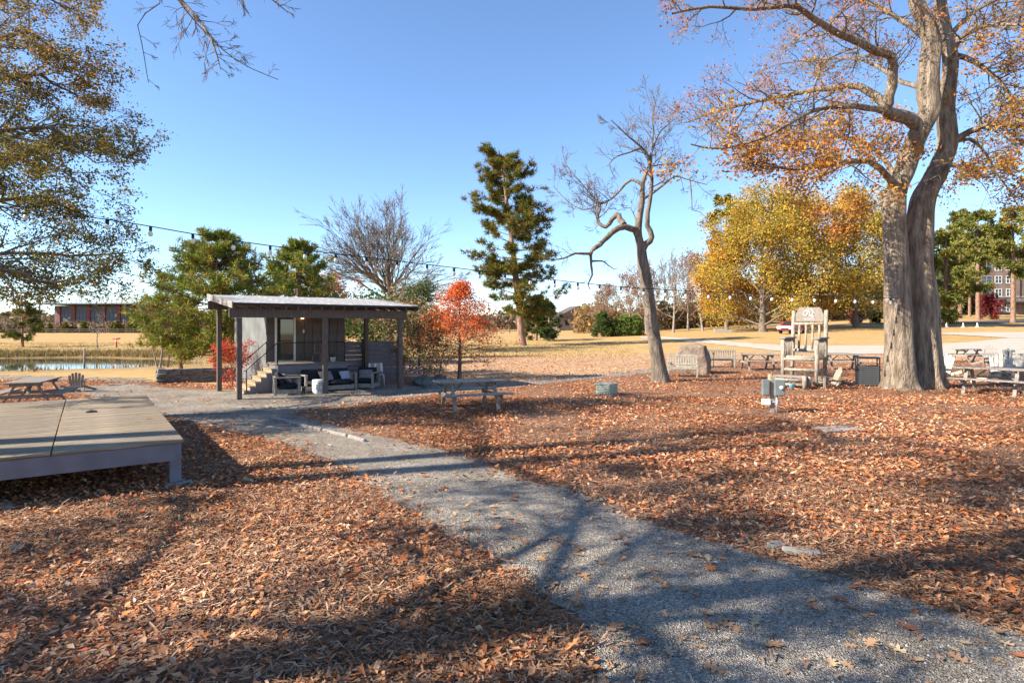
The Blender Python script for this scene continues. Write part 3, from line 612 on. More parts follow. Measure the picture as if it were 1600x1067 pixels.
# --- generic pine
PINE = [(.075, .105, .028), (.10, .13, .03), (.055, .08, .025), (.14, .145, .035), (.16, .12, .03)]
def pine(name, label, loc, H, prof, r0, seed, lean=(0, 0), start=.15, whorl=.7, per=5, tl=.35, tw=.05, blades=9, sub=5, pal=PINE, group=None, droop=0., n2=3, gap=0.):
    rg = np.random.default_rng(seed); t = thing(name, label, 'tree', loc, 0, group); W = Wood(); tips = []
    ctl = [Vector((0, 0, -.08)), Vector((lean[0] * .35, lean[1] * .35, H * .4)), Vector((lean[0] * .7, lean[1] * .7, H * .75)), Vector((lean[0], lean[1], H * .98))]
    _, S = trunk_mesh('trunk', ctl, [r0, r0 * .8, r0 * .5, r0 * .12], M['pinebark'], t, n=12, flare=.25, fl_h=.6, seed=seed, step=H / 30, gd=.03)
    hgt = H * start
    while hgt < H * .97:
        u = hgt / H; p = S[min(int(u * (len(S) - 1)), len(S) - 1)]
        for k in range(per):
            if rg.random() < gap: continue
            a = rg.uniform(0, 6.283); L = float(np.interp(u, [x for x, _ in prof], [y for _, y in prof])) * rg.uniform(.5, 1.15)
            if L < .15: continue
            el = -.12 + .75 * max(0, u - .45) - droop + rg.normal(0, .12); d = Vector((math.cos(a) * math.cos(el), math.sin(a) * math.cos(el), math.sin(el)))
            pts = [p.copy()]; dd = d.copy(); nseg = 5
            for i in range(nseg):
                dd = (dd + rvec(rg) * .16 + Vector((0, 0, .07))).normalized(); pts.append(pts[-1] + dd * L / nseg)
            W.tube(pts, [max(r0 * .16 * (1.15 - u) * (1 - .8 * i / nseg) + .008, .008) for i in range(nseg + 1)], 4)
            tips.append((pts[-1], dd))
            for s in range(sub):
                tt = rg.uniform(.35, 1) * nseg; i = min(int(tt), nseg - 1); pp = pts[i].lerp(pts[i + 1], tt - i); sd = (dd + rvec(rg) * .9).normalized(); sd.z = sd.z * .6 + .15
                e = pp + sd * L * rg.uniform(.12, .32); W.tube([pp, e], [.01, .006], 3); tips.append((e, sd))
                for z in range(n2): tips.append((pp.lerp(e, rg.uniform(.3, .9)) + rvec(rg) * .12, (sd + rvec(rg) * .5).normalized()))
        hgt += whorl * rg.uniform(.7, 1.3)
    obj('branches', W.mesh('branches', M['pinebark']), t)
    tufts('crown', tips, rg, blades, tl, tw, pal, t)
    return t
def gp(px, Y, dz=0): x = (px - 800) / F * Y; return Vector((x, Y, h(x, Y) + dz))
# tall pine in the middle of the lawn
g = gp(817, 64)
pine('pine_tree', 'tall old pine with clumped dark green needles standing alone on the lawn', g, 21.6, [(.1, .5), (.2, 2.6), (.3, 4.6), (.5, 4.4), (.7, 4.0), (.85, 3.2), (.95, 2.0), (1, .8)], .42, 31, lean=(-2.6, .5), start=.19, whorl=.62, per=6, tl=.5, tw=.055, blades=13, sub=10, gap=.22, n2=3, pal=[(.12, .135, .03), (.16, .165, .034), (.085, .105, .026), (.22, .18, .04), (.26, .16, .04)])
# young pines by the cabin
PG = 'bushy pines behind the cabin'
YP = [(.19, .24, .045), (.25, .29, .055), (.14, .19, .04), (.32, .30, .06), (.33, .24, .06)]
pine('pine_tree', 'broad bushy young pine behind the cabin steps and red shrub', gp(338, 26.5), 6.2, [(.1, 1.8), (.3, 2.9), (.6, 2.6), (.85, 1.4), (1, .4)], .14, 32, start=.2, whorl=.24, per=8, tl=.22, tw=.032, blades=8, sub=9, group=PG, pal=YP)
pine('pine_tree', 'pointed young pine rising behind the middle of the cabin roof', gp(466, 33), 7.0, [(.1, 2.6), (.3, 3.1), (.6, 2.5), (.85, 1.2), (1, .3)], .15, 33, start=.15, whorl=.27, per=8, tl=.24, tw=.034, blades=8, sub=9, group=PG, pal=YP)
pine('pine_tree', 'thin leaning young pine between the pond and the low stacked wall', gp(283, 28), 4.7, [(.1, .9), (.3, 1.7), (.6, 1.6), (.85, 1.0), (1, .3)], .10, 34, lean=(-.5, 0), start=.25, whorl=.28, per=6, tl=.22, tw=.024, blades=10, sub=7, group=PG, pal=YP)
pine('pine_tree', 'small open pine alone on the field beyond the pond', gp(35, 60), 4.4, [(.2, .8), (.4, 2.0), (.6, 2.0), (.85, 1.2), (1, .4)], .13, 35, start=.25, whorl=.38, per=4, tl=.34, tw=.055, blades=9, sub=4)
pine('pine_tree', 'spreading pine just behind the tall pine trunk', gp(838, 84), 6.4, [(.1, 2.4), (.4, 3.0), (.7, 2.3), (1, .4)], .2, 36, start=.12, whorl=.5, per=5, tl=.5, tw=.09, blades=9, sub=5)
pine('pine_tree', 'dark narrower pine beside the spreading pine behind the tall one', gp(858, 80), 5.2, [(.1, 1.3), (.4, 1.9), (.7, 1.5), (1, .4)], .16, 37, start=.2, whorl=.5, per=5, tl=.45, tw=.08, blades=9, sub=4, pal=[(.05, .075, .03), (.07, .095, .03)])
# fiery bald cypress
rgc = np.random.default_rng(41)
def cypress():
    rg = rgc; t = thing('cypress_tree', 'small feathery orange red cypress beside the gravel path', 'tree', G(718, 593)); W = Wood(); tips = []; H = 3.9
    trunk_mesh('trunk', [Vector((0, 0, -.05)), Vector((.02, 0, 1.3)), Vector((0, .03, 2.6)), Vector((.02, 0, H))], [.085, .06, .04, .01], M['bark'], t, n=10, flare=.5, fl_h=.25, step=.15)
    for j in range(90):
        u = .22 + .76 * (j + rg.random()) / 90; a = j * 2.4; L = 2.5 * min(1, (u - .1) * 5) * (1.04 - u) ** .95 * rg.uniform(.6, 1.2); el = .25 + .3 * u
        d = Vector((math.cos(a) * math.cos(el), math.sin(a) * math.cos(el), math.sin(el)))
        branch(W, tips, rg, Vector((0, 0, u * H)), d, L, .016, 1, dict(kids=[0, 7], wig=.2, up=-.09, ang=.8, flat=.6, rmin=.004))
    obj('branches', W.mesh('branches', M['bark']), t)
    lo = [x for x in tips if x[0].z < 1.35]; hi = [x for x in tips if x[0].z >= 1.35]
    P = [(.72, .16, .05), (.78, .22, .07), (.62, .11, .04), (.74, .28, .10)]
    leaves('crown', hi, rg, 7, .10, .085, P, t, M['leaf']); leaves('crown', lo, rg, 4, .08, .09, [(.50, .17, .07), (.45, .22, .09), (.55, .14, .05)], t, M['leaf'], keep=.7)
cypress()
# bare round-headed tree behind the cabin
broadleaf('bare_tree', 'bare round headed tree with a fan of grey branches behind the cabin', gp(607, 52), 12.6, 6.3, .30, 51, None, lvl=4, limbs=34, start=.52, mbark='bark', up=.0, kids=(3, 4, 5, 6), ang=.42, rmin=.013, fork=(5.6, 6.2))
broadleaf('russet_tree', 'low russet leaved tree peeping over the cabin roof', gp(512, 38), 4.7, 2.6, .12, 52, [(.40, .13, .05), (.46, .20, .06), (.32, .10, .045)], per=9, size=.16, lvl=3, limbs=12, kids=(2, 3, 4))
broadleaf('holly_tree', 'rounded dark green tree between the cabin and the orange cypress', gp(655, 40), 4.6, 1.7, .12, 53, [(.055, .09, .03), (.08, .11, .04), (.12, .14, .06)], per=12, size=.15, lvl=3, limbs=14, kids=(2, 3, 4), start=.12)
broadleaf('garden_shrub', 'tall loose shrub with mottled green and tan leaves beyond the cabin fence', gp(628, 25.4), 3.0, 1.4, .06, 54, [(.16, .17, .06), (.27, .19, .09), (.09, .13, .04), (.40, .22, .10), (.42, .34, .2)], per=7, size=.12, lvl=3, limbs=14, kids=(2, 4, 4), start=.1, cat='shrub')
broadleaf('garden_shrub', 'leggy mottled shrub between the cabin fence and the cypress', gp(655, 24), 2.7, 1.1, .05, 55, [(.16, .16, .06), (.30, .22, .11), (.10, .12, .05), (.42, .25, .12)], per=5, size=.11, lvl=3, limbs=12, kids=(2, 4, 4), start=.1, cat='shrub')
broadleaf('garden_shrub', 'glossy green shrub behind the slat fence', gp(580, 26.5), 3.1, 1.4, .06, 56, [(.06, .11, .03), (.09, .14, .04), (.15, .18, .06)], per=10, size=.13, lvl=3, limbs=12, kids=(2, 4, 4), start=.1, cat='shrub')
broadleaf('red_shrub', 'bright red shrub beside the cabin steps', gp(362, 21.2), 1.15, .85, .03, 57, [(.62, .10, .05), (.70, .17, .10), (.50, .06, .04)], per=5, size=.06, lspread=.07, lvl=3, limbs=16, kids=(2, 4, 4), start=.05, rmin=.004, cat='shrub')
broadleaf('twiggy_shrub', 'low reddish twiggy shrub beside the rocks under the cypress', gp(688, 22.6), .85, .9, .02, 58, [(.30, .10, .07), (.25, .12, .08)], per=1, size=.05, lvl=3, limbs=14, kids=(2, 4, 4), start=.05, rmin=.004, cat='shrub')
t = broadleaf('birch_clump', 'pale thin stemmed bare clump at the pond edge', gp(250, 31), 4.2, 1.2, .05, 59, None, lvl=3, limbs=10, start=.4, mbark='palebark', up=.3, ang=.4, kids=(2, 3, 3))
for k, (dx, dy, lx) in enumerate([(.35, .1, .5), (-.25, .2, -.9), (.9, .3, .3)]):
    rg_ = np.random.default_rng(60 + k); W = Wood(); tp = []
    limb(W, tp, rg_, [Vector((dx, dy, -.05)), Vector((dx + lx * .4, dy, 1.4)), Vector((dx + lx, dy, 3.6 - k * .4))], .045, .01, dict(kids=[2, 3], wig=.2, up=.2, ang=.5, rmin=.005), 10, .8, 1, .4, 6)
    obj('trunk', W.mesh('trunk', M['palebark']), t)
broadleaf('young_tree', 'slender bare young tree on the far bank of the pond', gp(153, 54), 3.5, .9, .05, 63, None, lvl=3, limbs=14, start=.4, mbark='palebark', up=.35, ang=.4, kids=(2, 3, 3), rmin=.01)
# golden trees across the drive
GOLD = [(.58, .345, .05), (.62, .385, .07), (.52, .29, .05), (.40, .32, .06), (.20, .21, .05), (.34, .29, .06)]
GG = 'golden leaved trees across the drive'
broadleaf('golden_tree', 'broadest golden leaved tree with low limbs beside the red car', gp(1192, 88), 15, 9.8, .5, 71, GOLD, per=12, size=.34, lspread=.7, lvl=4, limbs=30, start=.09, kids=(2, 3, 4, 4), group=GG, clump=(.42, -.3))
broadleaf('golden_tree', 'tall orange gold tree behind the giant rocking chair', gp(1262, 96), 18, 8.8, .45, 72, [(.60, .35, .07), (.62, .39, .11), (.55, .29, .07), (.46, .34, .10)], per=10, size=.34, lspread=.6, lvl=4, limbs=28, start=.12, kids=(2, 3, 4, 4), group=GG, clump=(.42, -.3))
broadleaf('golden_tree', 'yellow green tree between the rocking chair and the great oak', gp(1338, 92), 16.5, 8.4, .42, 73, [(.52, .38, .07), (.58, .41, .08), (.34, .32, .08), (.55, .31, .06)], per=10, size=.34, lspread=.6, lvl=4, limbs=28, start=.1, kids=(2, 3, 4, 4), group=GG, clump=(.42, -.3))
broadleaf('golden_tree', 'lower golden tree against the edge of the bare wood', gp(1135, 97), 12.5, 5.2, .3, 74, [(.55, .26, .05), (.50, .20, .05), (.45, .33, .07)], per=7, size=.38, lspread=.5, lvl=4, limbs=18, start=.14, kids=(2, 3, 4, 4), group=GG, clump=(.42, -.3))
FP = [(.08, .11, .035), (.11, .135, .04), (.14, .15, .05)]
pine('pine_tree', 'dark pine topping out above the golden trees', gp(1135, 120), 26.5, [(.4, 1), (.6, 3.5), (.8, 4), (1, 1.2)], .4, 75, start=.5, whorl=1.2, per=4, tl=1.0, tw=.2, blades=9, sub=5, pal=FP)
PGR = 'pines near the brick building'
YG = [(.17, .18, .045), (.23, .22, .055), (.11, .135, .04), (.30, .25, .06)]
for i, (px, Y, H, lab) in enumerate([(1478, 92, 15, 'bushy yellow green pine just beyond the great oak by the white cones'), (1528, 118, 22, 'slim pine with a high crown before the gap of sky'), (1500, 132, 24, 'distant slim pine deep in the stand beyond the white cones'), (1583, 105, 21, 'tall straight pine with a bare trunk in front of the brick building'), (1630, 112, 22, 'pine whose branches reach over the end of the brick building')]):
    lo = .12 if i == 0 else .45
    pine('pine_tree', lab, gp(px, Y), H, [(lo, 1.5), (lo + .2, 4.6 if i else 4.2), (.75, 4.2), (1, 1)], .42, 80 + i, start=lo, whorl=.95, per=5, tl=.85, tw=.16, blades=10, sub=6, pal=YG, group=PGR, gap=.15)
pine('pine_tree', 'bare poled pine behind the red shrub', gp(1515, 140), 23, [(.5, 1), (.7, 3.5), (.9, 3), (1, 1)], .3, 87, start=.6, whorl=1.1, per=4, tl=.9, tw=.18, blades=8, sub=4, pal=FP, group=PGR)
# grey bare wood left of the golden trees
BG = 'bare trees at the edge of the far wood'
rgw = np.random.default_rng(90)
protoA = None
for i, (px, Y, H, pl) in enumerate([(1010, 112, 12, 1), (985, 125, 11, 1), (1052, 104, 12.5, 0), (1075, 118, 14, 0), (1098, 108, 12.5, 0), (1036, 130, 14, 1), (955, 140, 10, 1), (940, 120, 9, 0)]):
    if i < 3: 
        tr = broadleaf('bare_tree', 'bare', gp(px, Y), 12, 4.2, .2, 91 + i, [(.33, .17, .10), (.40, .22, .10)] if pl else None, per=2, size=.3, lspread=.4, lvl=4, limbs=18, start=.22, mbark='palebark', up=.2, kids=(2, 3, 4, 4), ang=.55, rmin=.018, keep=.6); 
        protoA = (protoA or []) + [tr]; tr.scale = (H / 12,) * 3
    else: tr = place(protoA[i % 3], gp(px, Y), i * 1.3, None, H / 12)
    tag(tr, 'grey bare tree in the wood edge between the evergreens and the golden trees', 'tree', BG)
# evergreen shrubs along the lawn edge
ES = 'rounded evergreens along the lawn edge'
for i, (px, hh, lab) in enumerate([(942, 3.6, 'tallest dark conical evergreen at the lawn edge'), (962, 2.3, 'low ragged evergreen beside the conical one'), (976, 2.9, 'bright green rounded evergreen, one of a pair at the lawn edge'), (992, 2.8, 'bright green rounded evergreen, one of a pair at the lawn edge')]):
    broadleaf('evergreen_shrub', lab, gp(px, 96), hh, hh * .42, .1, 100 + i, [(.07, .10, .03), (.09, .12, .035)] if i < 2 else [(.14, .19, .05), (.18, .23, .06)], per=14, size=.3, lspread=.28, lvl=3, limbs=18, kids=(2, 3, 3), start=.05, cone=.45, group=ES, cat='shrub')
broadleaf('red_shrub', 'burgundy rounded shrub in front of the brick building', gp(1545, 120), 3.6, 2.3, .1, 110, [(.30, .045, .045), (.24, .05, .05)], per=12, size=.3, lspread=.3, lvl=3, limbs=14, kids=(2, 3, 4), start=.05, cat='shrub')
broadleaf('rust_shrub', 'rust brown rounded shrub beyond the upper road', gp(1338, 108), 1.7, 1.1, .08, 111, [(.22, .07, .05), (.17, .06, .045)], per=14, size=.22, lspread=.2, lvl=3, limbs=12, kids=(2, 3, 4), start=.05, cat='shrub')
broadleaf('box_shrub', 'small dark green clipped shrub beyond the upper road', gp(1368, 108), 1.5, .8, .08, 112, [(.04, .06, .02)], per=14, size=.2, lspread=.18, lvl=3, limbs=12, kids=(2, 3, 4), start=.05, cat='shrub')
# trees standing left of the view: they lend the foreground its branches and dappled shade
LO = [(.20, .18, .045), (.27, .21, .05), (.15, .145, .04), (.36, .21, .055), (.44, .24, .06)]
def left_oak():
    rg = np.random.default_rng(121); o = Vector((-14.6, 12.2, 0)); t = thing('oak_tree', 'spreading oak with olive brown layered foliage beside the wooden stage', 'tree', o); W = Wood(); A = lambda px, py, Y: at(px, py, Y) - o
    trunk_mesh('trunk', [Vector((0, 0, -.08)), Vector((.1, 0, 3)), Vector((-.1, .2, 6)), Vector((.2, .1, 9.6))], [.45, .4, .3, .08], M['bark'], t, n=18, flare=.5, seed=7)
    lo, hi = [], []; q = dict(kids=[3, 4, 4], wig=.26, up=.0, flat=.45, ang=.75, rmin=.005)
    for k, (z0, P, tp) in enumerate([(3.2, [(20, 395, 12.5), (110, 400, 13), (200, 395, 13.5)], lo), (3.0, [(0, 420, 11.5), (50, 440, 11.5), (100, 440, 12)], lo), (4.0, [(20, 310, 13), (80, 315, 13.5), (140, 340, 14)], lo),
          (4.4, [(0, 250, 12), (70, 250, 11.6), (140, 300, 11.4)], lo), (5.0, [(0, 220, 13), (90, 195, 13.5), (165, 205, 14)], lo), (5.2, [(30, 200, 12), (90, 215, 12), (150, 255, 12)], lo), (5.8, [(20, 120, 12.5), (80, 130, 13), (140, 160, 13.5)], hi),
          (6.6, [(0, 60, 12), (60, 60, 12.5), (110, 100, 13)], hi), (7.4, [(0, 0, 13), (60, -10, 13.5), (110, 20, 14)], hi), (4.5, [(-150, 250, 14), (-100, 240, 15.5), (-60, 230, 17)], lo), (5, [(-250, 200, 12), (-400, 180, 11), (-500, 180, 10)], lo)]):
        limb(W, tp, rg, [Vector((0, 0, z0))] + [A(*p) for p in P], .11, .012, q, 26, 1.5, 2, .2, 6)
    obj('branches', W.mesh('branches', M['bark']), t)
    leaves('crown', lo, rg, 10, .085, .062, LO, t, M['leaf'], [.3, .25, .3, .1, .05], keep=.6); leaves('crown', hi, rg, 10, .09, .065, LO, t, M['leaf'], [.15, .2, .1, .3, .25], keep=.6)
left_oak()
def shade_tree(o, H, label, seed, limbs, per=5, extra=None, twin=0., r=.34, spread=4.5, start=.35, keep=.9):
    rg = np.random.default_rng(seed); o = Vector(o); t = thing('oak_tree', label, 'tree', o); W = Wood(); tips = []
    q = dict(kids=[2, 3, 4, 4], wig=.26, up=.05, flat=.7, ang=.75, rmin=.006)
    _, S = trunk_mesh('trunk', [Vector((0, 0, -.08)), Vector((.2, .1, H * .3)), Vector((-.1, .2, H * .65)), Vector((.3, 0, H))], [r, r * .85, r * .55, .05], M['bark'], t, n=16, flare=.5, seed=seed)
    if twin: trunk_mesh('trunk', [Vector((.5, twin, -.08)), Vector((.7, twin * 1.3, H * .3)), Vector((1, twin * 1.9, H * .6)), Vector((1.2, twin * 2.4, H * .95))], [r * .9, r * .75, r * .5, .04], M['bark'], t, n=16, flare=.5, seed=seed + 1)
    for j in range(limbs):
        u = start + (1 - start) * (j + rg.random()) / limbs; p = S[min(int(u * (len(S) - 1)), len(S) - 1)]; a = j * 2.4 + rg.uniform(-.5, .5); L = spread * math.sqrt(max(.2, 1 - ((u - .55) / .6) ** 2)); el = .1 + .8 * (u - start)
        d = Vector((math.cos(a) * math.cos(el), math.sin(a) * math.cos(el), math.sin(el)))
        limb(W, tips, rg, [p, p + d * L * .5 + Vector((0, 0, .2)), p + d * L], .10, .015, q, 9, 1.6, 2, .2, 6)
    for e in extra or []: limb(W, tips if e[1] else [], rg, [x - o for x in e[0]], .045, .005, dict(kids=[2, 4, 3], wig=.25, up=-.03, ang=.5, rmin=.0025), 26, .42, 2, .2, 5, .2)
    obj('branches', W.mesh('branches', M['bark']), t)
    tips = [x for x in tips if (x[0] + o).y < 2 or (x[0] + o).x / (x[0] + o).y < -.9 or (x[0] + o).z > 2.4 + .56 * (x[0] + o).y]
    if per: leaves('crown', tips, rg, per + 1, .17, .12, LO, t, M['leaf'], clump=(.55, keep))
shade_tree((-9.6, 1.2, 0), 11, 'oak beside the path whose bare limb hangs over the clearing', 131, 15, per=5, extra=[([Vector((-9.5, 1.4, 6.2)), at(120, -120, 7.2), at(250, -30, 8), at(310, 40, 8.4), at(370, 95, 8.8), at(435, 125, 9.2)], 0), ([at(250, -30, 8), at(300, 20, 7.6), at(330, 60, 7.4), at(345, 110, 7.4)], 0), ([Vector((-9.5, 1.4, 6.6)), at(180, -60, 8.6), at(215, 40, 9), at(232, 130, 9.2)], 0), ([at(120, -120, 7.2), at(270, -70, 7), at(380, -30, 7), at(450, 20, 7.2)], 0)], spread=4.6, keep=-.02)
shade_tree((-16.5, 4.2, 0), 17, 'tall twin stemmed oak on the far side of the stage', 132, 9, per=2, twin=.8, start=.55, spread=4.5, keep=.15)
shade_tree((-11.5, -4.5, 0), 13, 'half bare oak away from the path on the side opposite the cabin', 133, 13, per=5, spread=5., start=.35, keep=-.02)
# ------------------------------------------------------------------ the cabin with its porch roof
PA = Vector((-8.05, 17.56, 0)); PRZ = R(37)
def ploc(x, y, z=0): return PA + Vector((x * math.cos(PRZ) - y * math.sin(PRZ), x * math.sin(PRZ) + y * math.cos(PRZ), z))
t = thing('porch_roof', 'open timber porch roof on dark posts in front of the cabin', 'porch', PA, PRZ)
SLP = .37 / 3.7
rz_ = lambda y: 2.79 + SLP * (y + .38)          # underside of the roof deck
for x, y in [(0, 0), (2.57, 0), (5.21, 0), (0, 2.8), (5.16, 2.8)]:
    hh = 2.42 if y == 0 else rz_(2.8) - .28
    bx('post', M['brown'], t, (x, y, hh / 2 - .03), (.14, .14, hh + .06))
bx('beam', M['brown'], t, (2.58, 0, 2.56), (5.72, .10, .27)); bx('beam', M['brown'], t, (2.58, 2.8, rz_(2.8) - .25), (5.86, .10, .27))
ra = math.atan(SLP)
for k in range(17): bx('rafter', M['brown'], t, (-.21 + k * (5.86 / 16), 1.47, rz_(1.47) - .062), (.045, 3.62, .115), (ra, 0, 0))
rf = bx('roof_deck', M['roof'], t, (2.72, 1.47, rz_(1.47) + .025), (5.94, 3.74, .045), (ra, 0, 0))
for k in range(11):
    for j in range(8):
        o = bx('shingle', M['roof'], rf, (-2.61 + j * .727 + (k % 2) * .1, -1.68 + k * .336, .032 + .004 * ((j * 7 + k * 3) % 3)), (.71, .36, .012), (.02, 0, 0), .002)
bx('fascia', M['greywood'], t, (-.265, 1.47, rz_(1.47) + .0), (.03, 3.76, .2), (ra, 0, 0)); bx('fascia', M['brown'], t, (5.705, 1.47, rz_(1.47) + .0), (.03, 3.76, .2), (ra, 0, 0))
bx('drip_edge', M['black'], t, (2.72, -.415, rz_(-.4) + .03), (5.94, .015, .07))
# cabin
c = thing('garden_cabin', 'small dark board cabin with a glass door and raised porch', 'cabin', PA, PRZ)
X0, X1, Y0, Y1, CH = 1.46, 4.27, 2.66, 7.5, 2.9
w_ = bx('wall', M['cabin'], c, ((X0 + X1) / 2, (Y0 + Y1) / 2, CH / 2), (X1 - X0 - .06, Y1 - Y0 - .06, CH))
for k in range(2): bx('wall_panel', M['cabinlight'], w_, (-(X1 - X0) / 2 + .012, -(Y1 - Y0) / 2 + 1.22 + k * 2.42, 0), (.03, 2.405, CH - .02))
n = 7; pw = (X1 - 2.46) / 6
for k in range(6): bx('wall_board', M['cabin'], w_, (2.46 + pw * (k + .5) - (X0 + X1) / 2, -(Y1 - Y0) / 2 + .012, .4 - .0), (pw - .014, .03, CH - .82))
bx('wall_board', M['cabin'], w_, (X0 + .13 - (X0 + X1) / 2, -(Y1 - Y0) / 2 + .012, .4), (.25, .03, CH - .82))
dr = bx('door', M['doorglass'], c, (2.08, Y0 - .03, 1.80), (.58, .03, 1.68), None, .002)
for dx, dz, sx, sz in [(-.32, 0, .07, 1.86), (.32, 0, .07, 1.86), (0, -.875, .57, .08), (0, .885, .57, .08)]: bx('door_frame', M['white'], dr, (dx, -.02, dz), (sx, .07, sz))
hd = MB().tube([(-.23, -.07, .1), (-.23, -.07, -.15)], .012, 8).build('door_handle', M['black'], dr)
sw = bx('switch_plate', M['white'], c, (2.72, Y0 - .04, 1.98), (.06, .02, .12))
lm = bpy.data.materials.new('warm_lamp'); lm.use_nodes = True; e = lm.node_tree.nodes['Principled BSDF']; e.inputs['Base Color'].default_value = (.8, .45, .25, 1); e.inputs['Emission Color'].default_value = (1, .45, .2, 1); e.inputs['Emission Strength'].default_value = 2.2
MB().lathe([(.0, .0), (.05, .0), (.06, .08), (.045, .12), (.0, .12)], 12, (2.66, Y0 - .1, 2.42)).build('wall_lamp', lm, c)
bx('wall_bracket', M['white'], c, (3.52, Y0 - .05, 2.36), (.05, .05, .42))
# raised porch, boards and steps
PD = .92
bx('porch_skirt', M['deckpaint'], c, (2.58, 1.90, PD / 2 - .02), (2.32, 1.46, PD - .03))
for k in range(10): bx('porch_board', M['wood'], c, (2.58, 1.23 + k * .147, PD - .008), (2.40, .138, .028))
for k in range(4): bx('skirt_board', M['deckpaint'], c, (2.58, 1.155, .12 + k * .21), (2.34, .022, .195))
ns = 6
for k in range(ns):
    zt = PD * (k + 1) / (ns + 1); x = .42 + k * .165
    bx('step_tread', M['tread'], c, (x + .08, 1.88, zt - .018), (.20, 1.3, .036)); bx('step_riser', M['tread'], c, (x + .015, 1.88, zt - .09), (.022, 1.26, .11))
bx_poly = MB().prism([(.36, 0), (1.43, 0), (1.43, PD - .06)] + [q for k in range(ns - 1, -1, -1) for q in ((.42 + k * .165 + .165, PD * (k + 1) / (ns + 1) - .04), (.42 + k * .165, PD * (k + 1) / (ns + 1) - .04))], 1.19, 1.23).build('stair_stringer', M['deckpaint'], c)
# railing: posts, rails and wires
for x, y, z0, z1 in [(.48, 1.2, .1, .78), (1.42, 1.2, PD, 1.62), (3.68, 1.2, PD, 1.62), (.48, 2.5, .1, .78), (1.42, 2.5, PD, 1.62)]: MB().tube([(x, y, z0), (x, y, z1)], .018, 6).build('rail_post', M['black'], c)
for y in (1.2, 2.5): MB().tube([(.40, y, .74), (.48, y, .78), (1.42, y, 1.62)], .016, 6).build('handrail', M['black'], c)
MB().tube([(1.42, 1.2, 1.62), (3.68, 1.2, 1.62)], .016, 6).build('handrail', M['black'], c)
for k in range(1, 8):
    f = k / 8; MB().tube([(.48, 1.2, .12 + .66 * f), (1.42, 1.2, .96 + .66 * f)], .004, 4).build('rail_wire', M['black'], c)
for k in range(1, 12): MB().tube([(1.42, 1.2, PD + .70 * k / 12), (3.68, 1.2, PD + .70 * k / 12)], .0045, 4).build('rail_wire', M['black'], c)
for k in range(1, 40): MB().tube([(1.42 + 2.26 * k / 40, 1.2, PD + .04), (1.42 + 2.26 * k / 40, 1.2, 1.62)], .0035, 3).build('rail_wire', M['black'], c)
# slat fence
f = thing('slat_fence', 'dark horizontal board fence joining the cabin corner', 'fence', PA, PRZ)
for b0, b1 in ((4.32, 5.08), (5.24, 6.55)):
    for k in range(9): bx('fence_board', M['deckpaint'], f, ((b0 + b1) / 2, 3.02 + .004 * (k % 2), .11 + k * .172), (b1 - b0, .024, .164))
for x in (4.30, 5.16, 6.6): bx('fence_post', M['brown'], f, (x, 3.08, .82), (.09, .09, 1.7))
# porch furniture
def cushion(mb, c_, d, pw=.35):
    n = 8; vs = []
    for i in range(n + 1):
        for j in range(n + 1):
            u, v = i / n * 2 - 1, j / n * 2 - 1; e = (1 - abs(u) ** 4) * (1 - abs(v) ** 4); vs.append((u, v, e ** pw))
    top = [(c_[0] + u * d[0] / 2, c_[1] + v * d[1] / 2, c_[2] + e * d[2] / 2) for u, v, e in vs]; bot = [(c_[0] + u * d[0] / 2, c_[1] + v * d[1] / 2, c_[2] - e * d[2] / 2) for u, v, e in vs]
    fs = [(i * (n + 1) + j, (i + 1) * (n + 1) + j, (i + 1) * (n + 1) + j + 1, i * (n + 1) + j + 1) for i in range(n) for j in range(n)]
    mb.add(top, fs, True); mb.add(bot, [q[::-1] for q in fs], True); return mb
def lounge(name, label, cat, loc, rz, wdt, pillows):
    t = thing(name, label, cat, loc, rz); d = .78
    for s in (-1, 1):
        x = s * (wdt / 2 - .035)
        bx('leg', M['greywood'], t, (x, -d / 2 + .04, .27), (.07, .08, .54)); bx('leg', M['greywood'], t, (x, d / 2 - .04, .27), (.07, .08, .54)); bx('armrest', M['wood'], t, (x, 0, .56), (.10, d + .02, .04)); bx('side_rail', M['greywood'], t, (x, 0, .12), (.05, d - .18, .14))
    bx('front_rail', M['greywood'], t, (0, -d / 2 + .05, .13), (wdt - .15, .045, .15)); bx('back_rail', M['greywood'], t, (0, d / 2 - .05, .42), (wdt - .15, .045, .30))
    nn = max(1, round(wdt / .75))
    for k in range(nn):
        cw = (wdt - .16) / nn; x = -(wdt - .16) / 2 + cw * (k + .5)
        cushion(MB(), (x, -.02, .28), (cw, d - .12, .20)).build('seat_cushion', M['cushion'], t)
        o = cushion(MB(), (0, 0, 0), (cw, .42, .18)).build('back_cushion', M['cushion'], t); o.location = (x, d / 2 - .17, .52); o.rotation_euler = (R(72), 0, 0)
    for x, m_, s in pillows:
        o = cushion(MB(), (0, 0, 0), (.42 * s, .34 * s, .17), .6).build('pillow', M[m_], t); o.location = (x, .02, .50); o.rotation_euler = (R(50), 0, .2)
    return t
lounge('armchair', 'timber framed armchair with dark cushions facing the drum table', 'armchair', ploc(1.52, .55), PRZ + R(78), .80, [(.1, 'pillow', 1.1)])
lounge('sofa', 'long timber framed sofa with charcoal cushions under the raised porch', 'sofa', ploc(2.95, .82), PRZ, 1.75, [(-.05, 'pillow', 1.15), (.62, 'pillow2', .95)])
lounge('armchair', 'timber framed armchair with dark cushions beside the slat fence', 'armchair', ploc(4.25, .75), PRZ - R(42), .82, [(0, 'pillow', 1.1)])
dt = thing('drum_table', 'white drum side table with a dark swirl pattern', 'table', ploc(2.42, .18), PRZ)
MB().lathe([(0, 0), (.19, 0), (.2, .02), (.2, .43), (.19, .45), (0, .45)], 24).build('drum', M['white'], dt)
